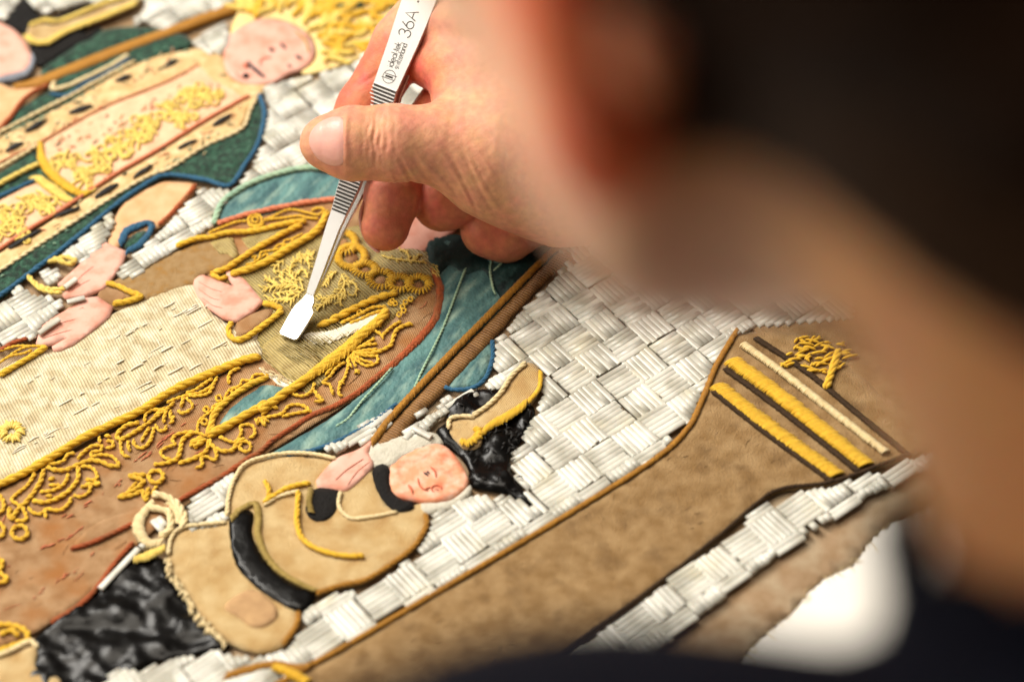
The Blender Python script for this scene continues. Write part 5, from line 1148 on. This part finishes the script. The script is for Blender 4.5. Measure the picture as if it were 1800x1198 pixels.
# shirt: collar, shoulders, back and both sleeves
LS = NB + l_ * 150 + np.array((0, 0, -55.)); TB = NB - f_ * 120 + np.array((60, -60, -330.))
LSv = cpt(80, -100, .37) * 1000; LS2 = cpt(8, -98.5, .375) * 1000
LE = LS2 + np.array((-70., -40, -250))
def shirt_sdf(Pw, fine):
    d = rcone(Pw, NB + u_h * -95, TB, 70, 140)
    d = smin(d, rcone(Pw, NB - u_h * 26, LSv, 60, 60), 12)
    d = smin(d, rcone(Pw, LSv, LS2, 60, 58), 14); d = smin(d, rcone(Pw, LS2, LE, 57, 46), 20)
    d = smin(d, rcone(Pw, NB - u_h * 20, SH, 68, 66), 30)
    d = smin(d, rcone(Pw, SH, EL, 66, 52), 20)
    W2 = WR + (EL - WR) * .33
    d = smin(d, rcone(Pw, EL, W2, 52, 38), 20)
    Q = to_head(Pw).astype(np.float32)
    ax_ = NBh - np.array((-34, 0, -40), np.float32); ax_ = ax_ / np.linalg.norm(ax_); cb = NBh - ax_ * 80
    h = (Q - cb) @ ax_; rad = np.sqrt(np.maximum(0, ((Q - cb) ** 2).sum(1) - h * h))
    collar = np.maximum(np.abs(rad - 59.5 - h * .09) - 4.5, np.abs(h - 36) - 38)
    d = smin(d, collar, 8)
    d = np.maximum(d, -rcone(Q, (-34, 0, -40), NBh + np.array((4, 0, 20), np.float32), 56, 62))
    if fine: d = d + 1.5 * np.sin(Pw[:, 0] * .05 + 2 * np.sin(Pw[:, 2] * .03)) * np.sin(Pw[:, 1] * .06)
    return d
lo, hi = box([NB, LSv, LS2, LE, SH, EL, TB, WR], 165)
V, F = surface(shirt_sdf, lo, hi, 6.0)
fast_mesh('navy_top', V * MM, F, mat('navy_cotton', '#0d0e17', '#08080e', 8, .5, rough=.9, spec=.04, bump=.3, bsize=.8, rib=(.2, .8, .1, .4)), person)

# finger nails: thin plates that follow the finger
NAIL = mat('fingernail', '#dba595', '#d69a90', 4, .5, rough=.38, spec=.45, bump=.12, bsize=.8, sss=.2)
def nail(poly, name='fingernail'):
    Bp = spline(np.array(poly, float), 3, True); lo, hi = Bp.min(0), Bp.max(0)
    gx, gy = np.meshgrid(np.arange(lo[0], hi[0], 2.5), np.arange(lo[1], hi[1], 2.5)); G = np.c_[gx.ravel(), gy.ravel()]
    G = G[inside(G, Bp)]; G = G[dist_to(G, Bp) > 1.2]; nb = len(Bp)
    vs_, es, fs, *_ = delaunay_2d_cdt([Vector(p) for p in Bp] + [Vector(p) for p in G], [(i, (i + 1) % nb) for i in range(nb)], [], 1, 1e-4)
    P = np.array([tuple(v) for v in vs_]); t = np.full(len(P), 26.0, np.float32)
    for _ in range(60):
        X = np.stack([hp(x, y, tt) for (x, y), tt in zip(P, t)]); d = hand_sdf(X, False); t = t - np.clip(d, -.5, 2.0) * .8
        if np.abs(d).max() < .02: break
    t = np.clip(t, np.median(t) - 6, None)
    X = np.stack([hp(x, y, tt) for (x, y), tt in zip(P, t)]); dd = dist_to(P, Bp)
    X[:, 2] += .10 + .28 * np.clip(dd / 9, 0, 1) + .05 * np.sin(P[:, 1] * 1.3)
    Wd = hand_to_world(X); Wb = hand_to_world(X - np.array((0, 0, .9), np.float32)); n = len(P)
    F = [tuple(f)[::-1] for f in fs]; cnt = {(a, b2) for f in F for a, b2 in zip(f, f[1:] + f[:1])}
    F2 = list(F) + [(b2, a, a + n, b2 + n) for (a, b2) in cnt if (b2, a) not in cnt]
    return mesh(name, np.r_[Wd, Wb], F2, NAIL, person)
nail([(605, 212), (606, 250), (605, 284), (596, 291), (578, 290), (560, 280), (548, 264), (543, 248), (547, 231), (559, 217), (576, 208), (592, 205)])
mb = Mesh(); Pn = [hp(641, 352, -9), hp(634, 375, -9), hp(635, 398, -9), hp(643, 420, -9), hp(657, 437, -9), hp(668, 443, -9)]
tube(mb, spline(hand_to_world(np.array(Pn)), .0006), .00055, 6); mb.build('fingernail', NAIL, person)
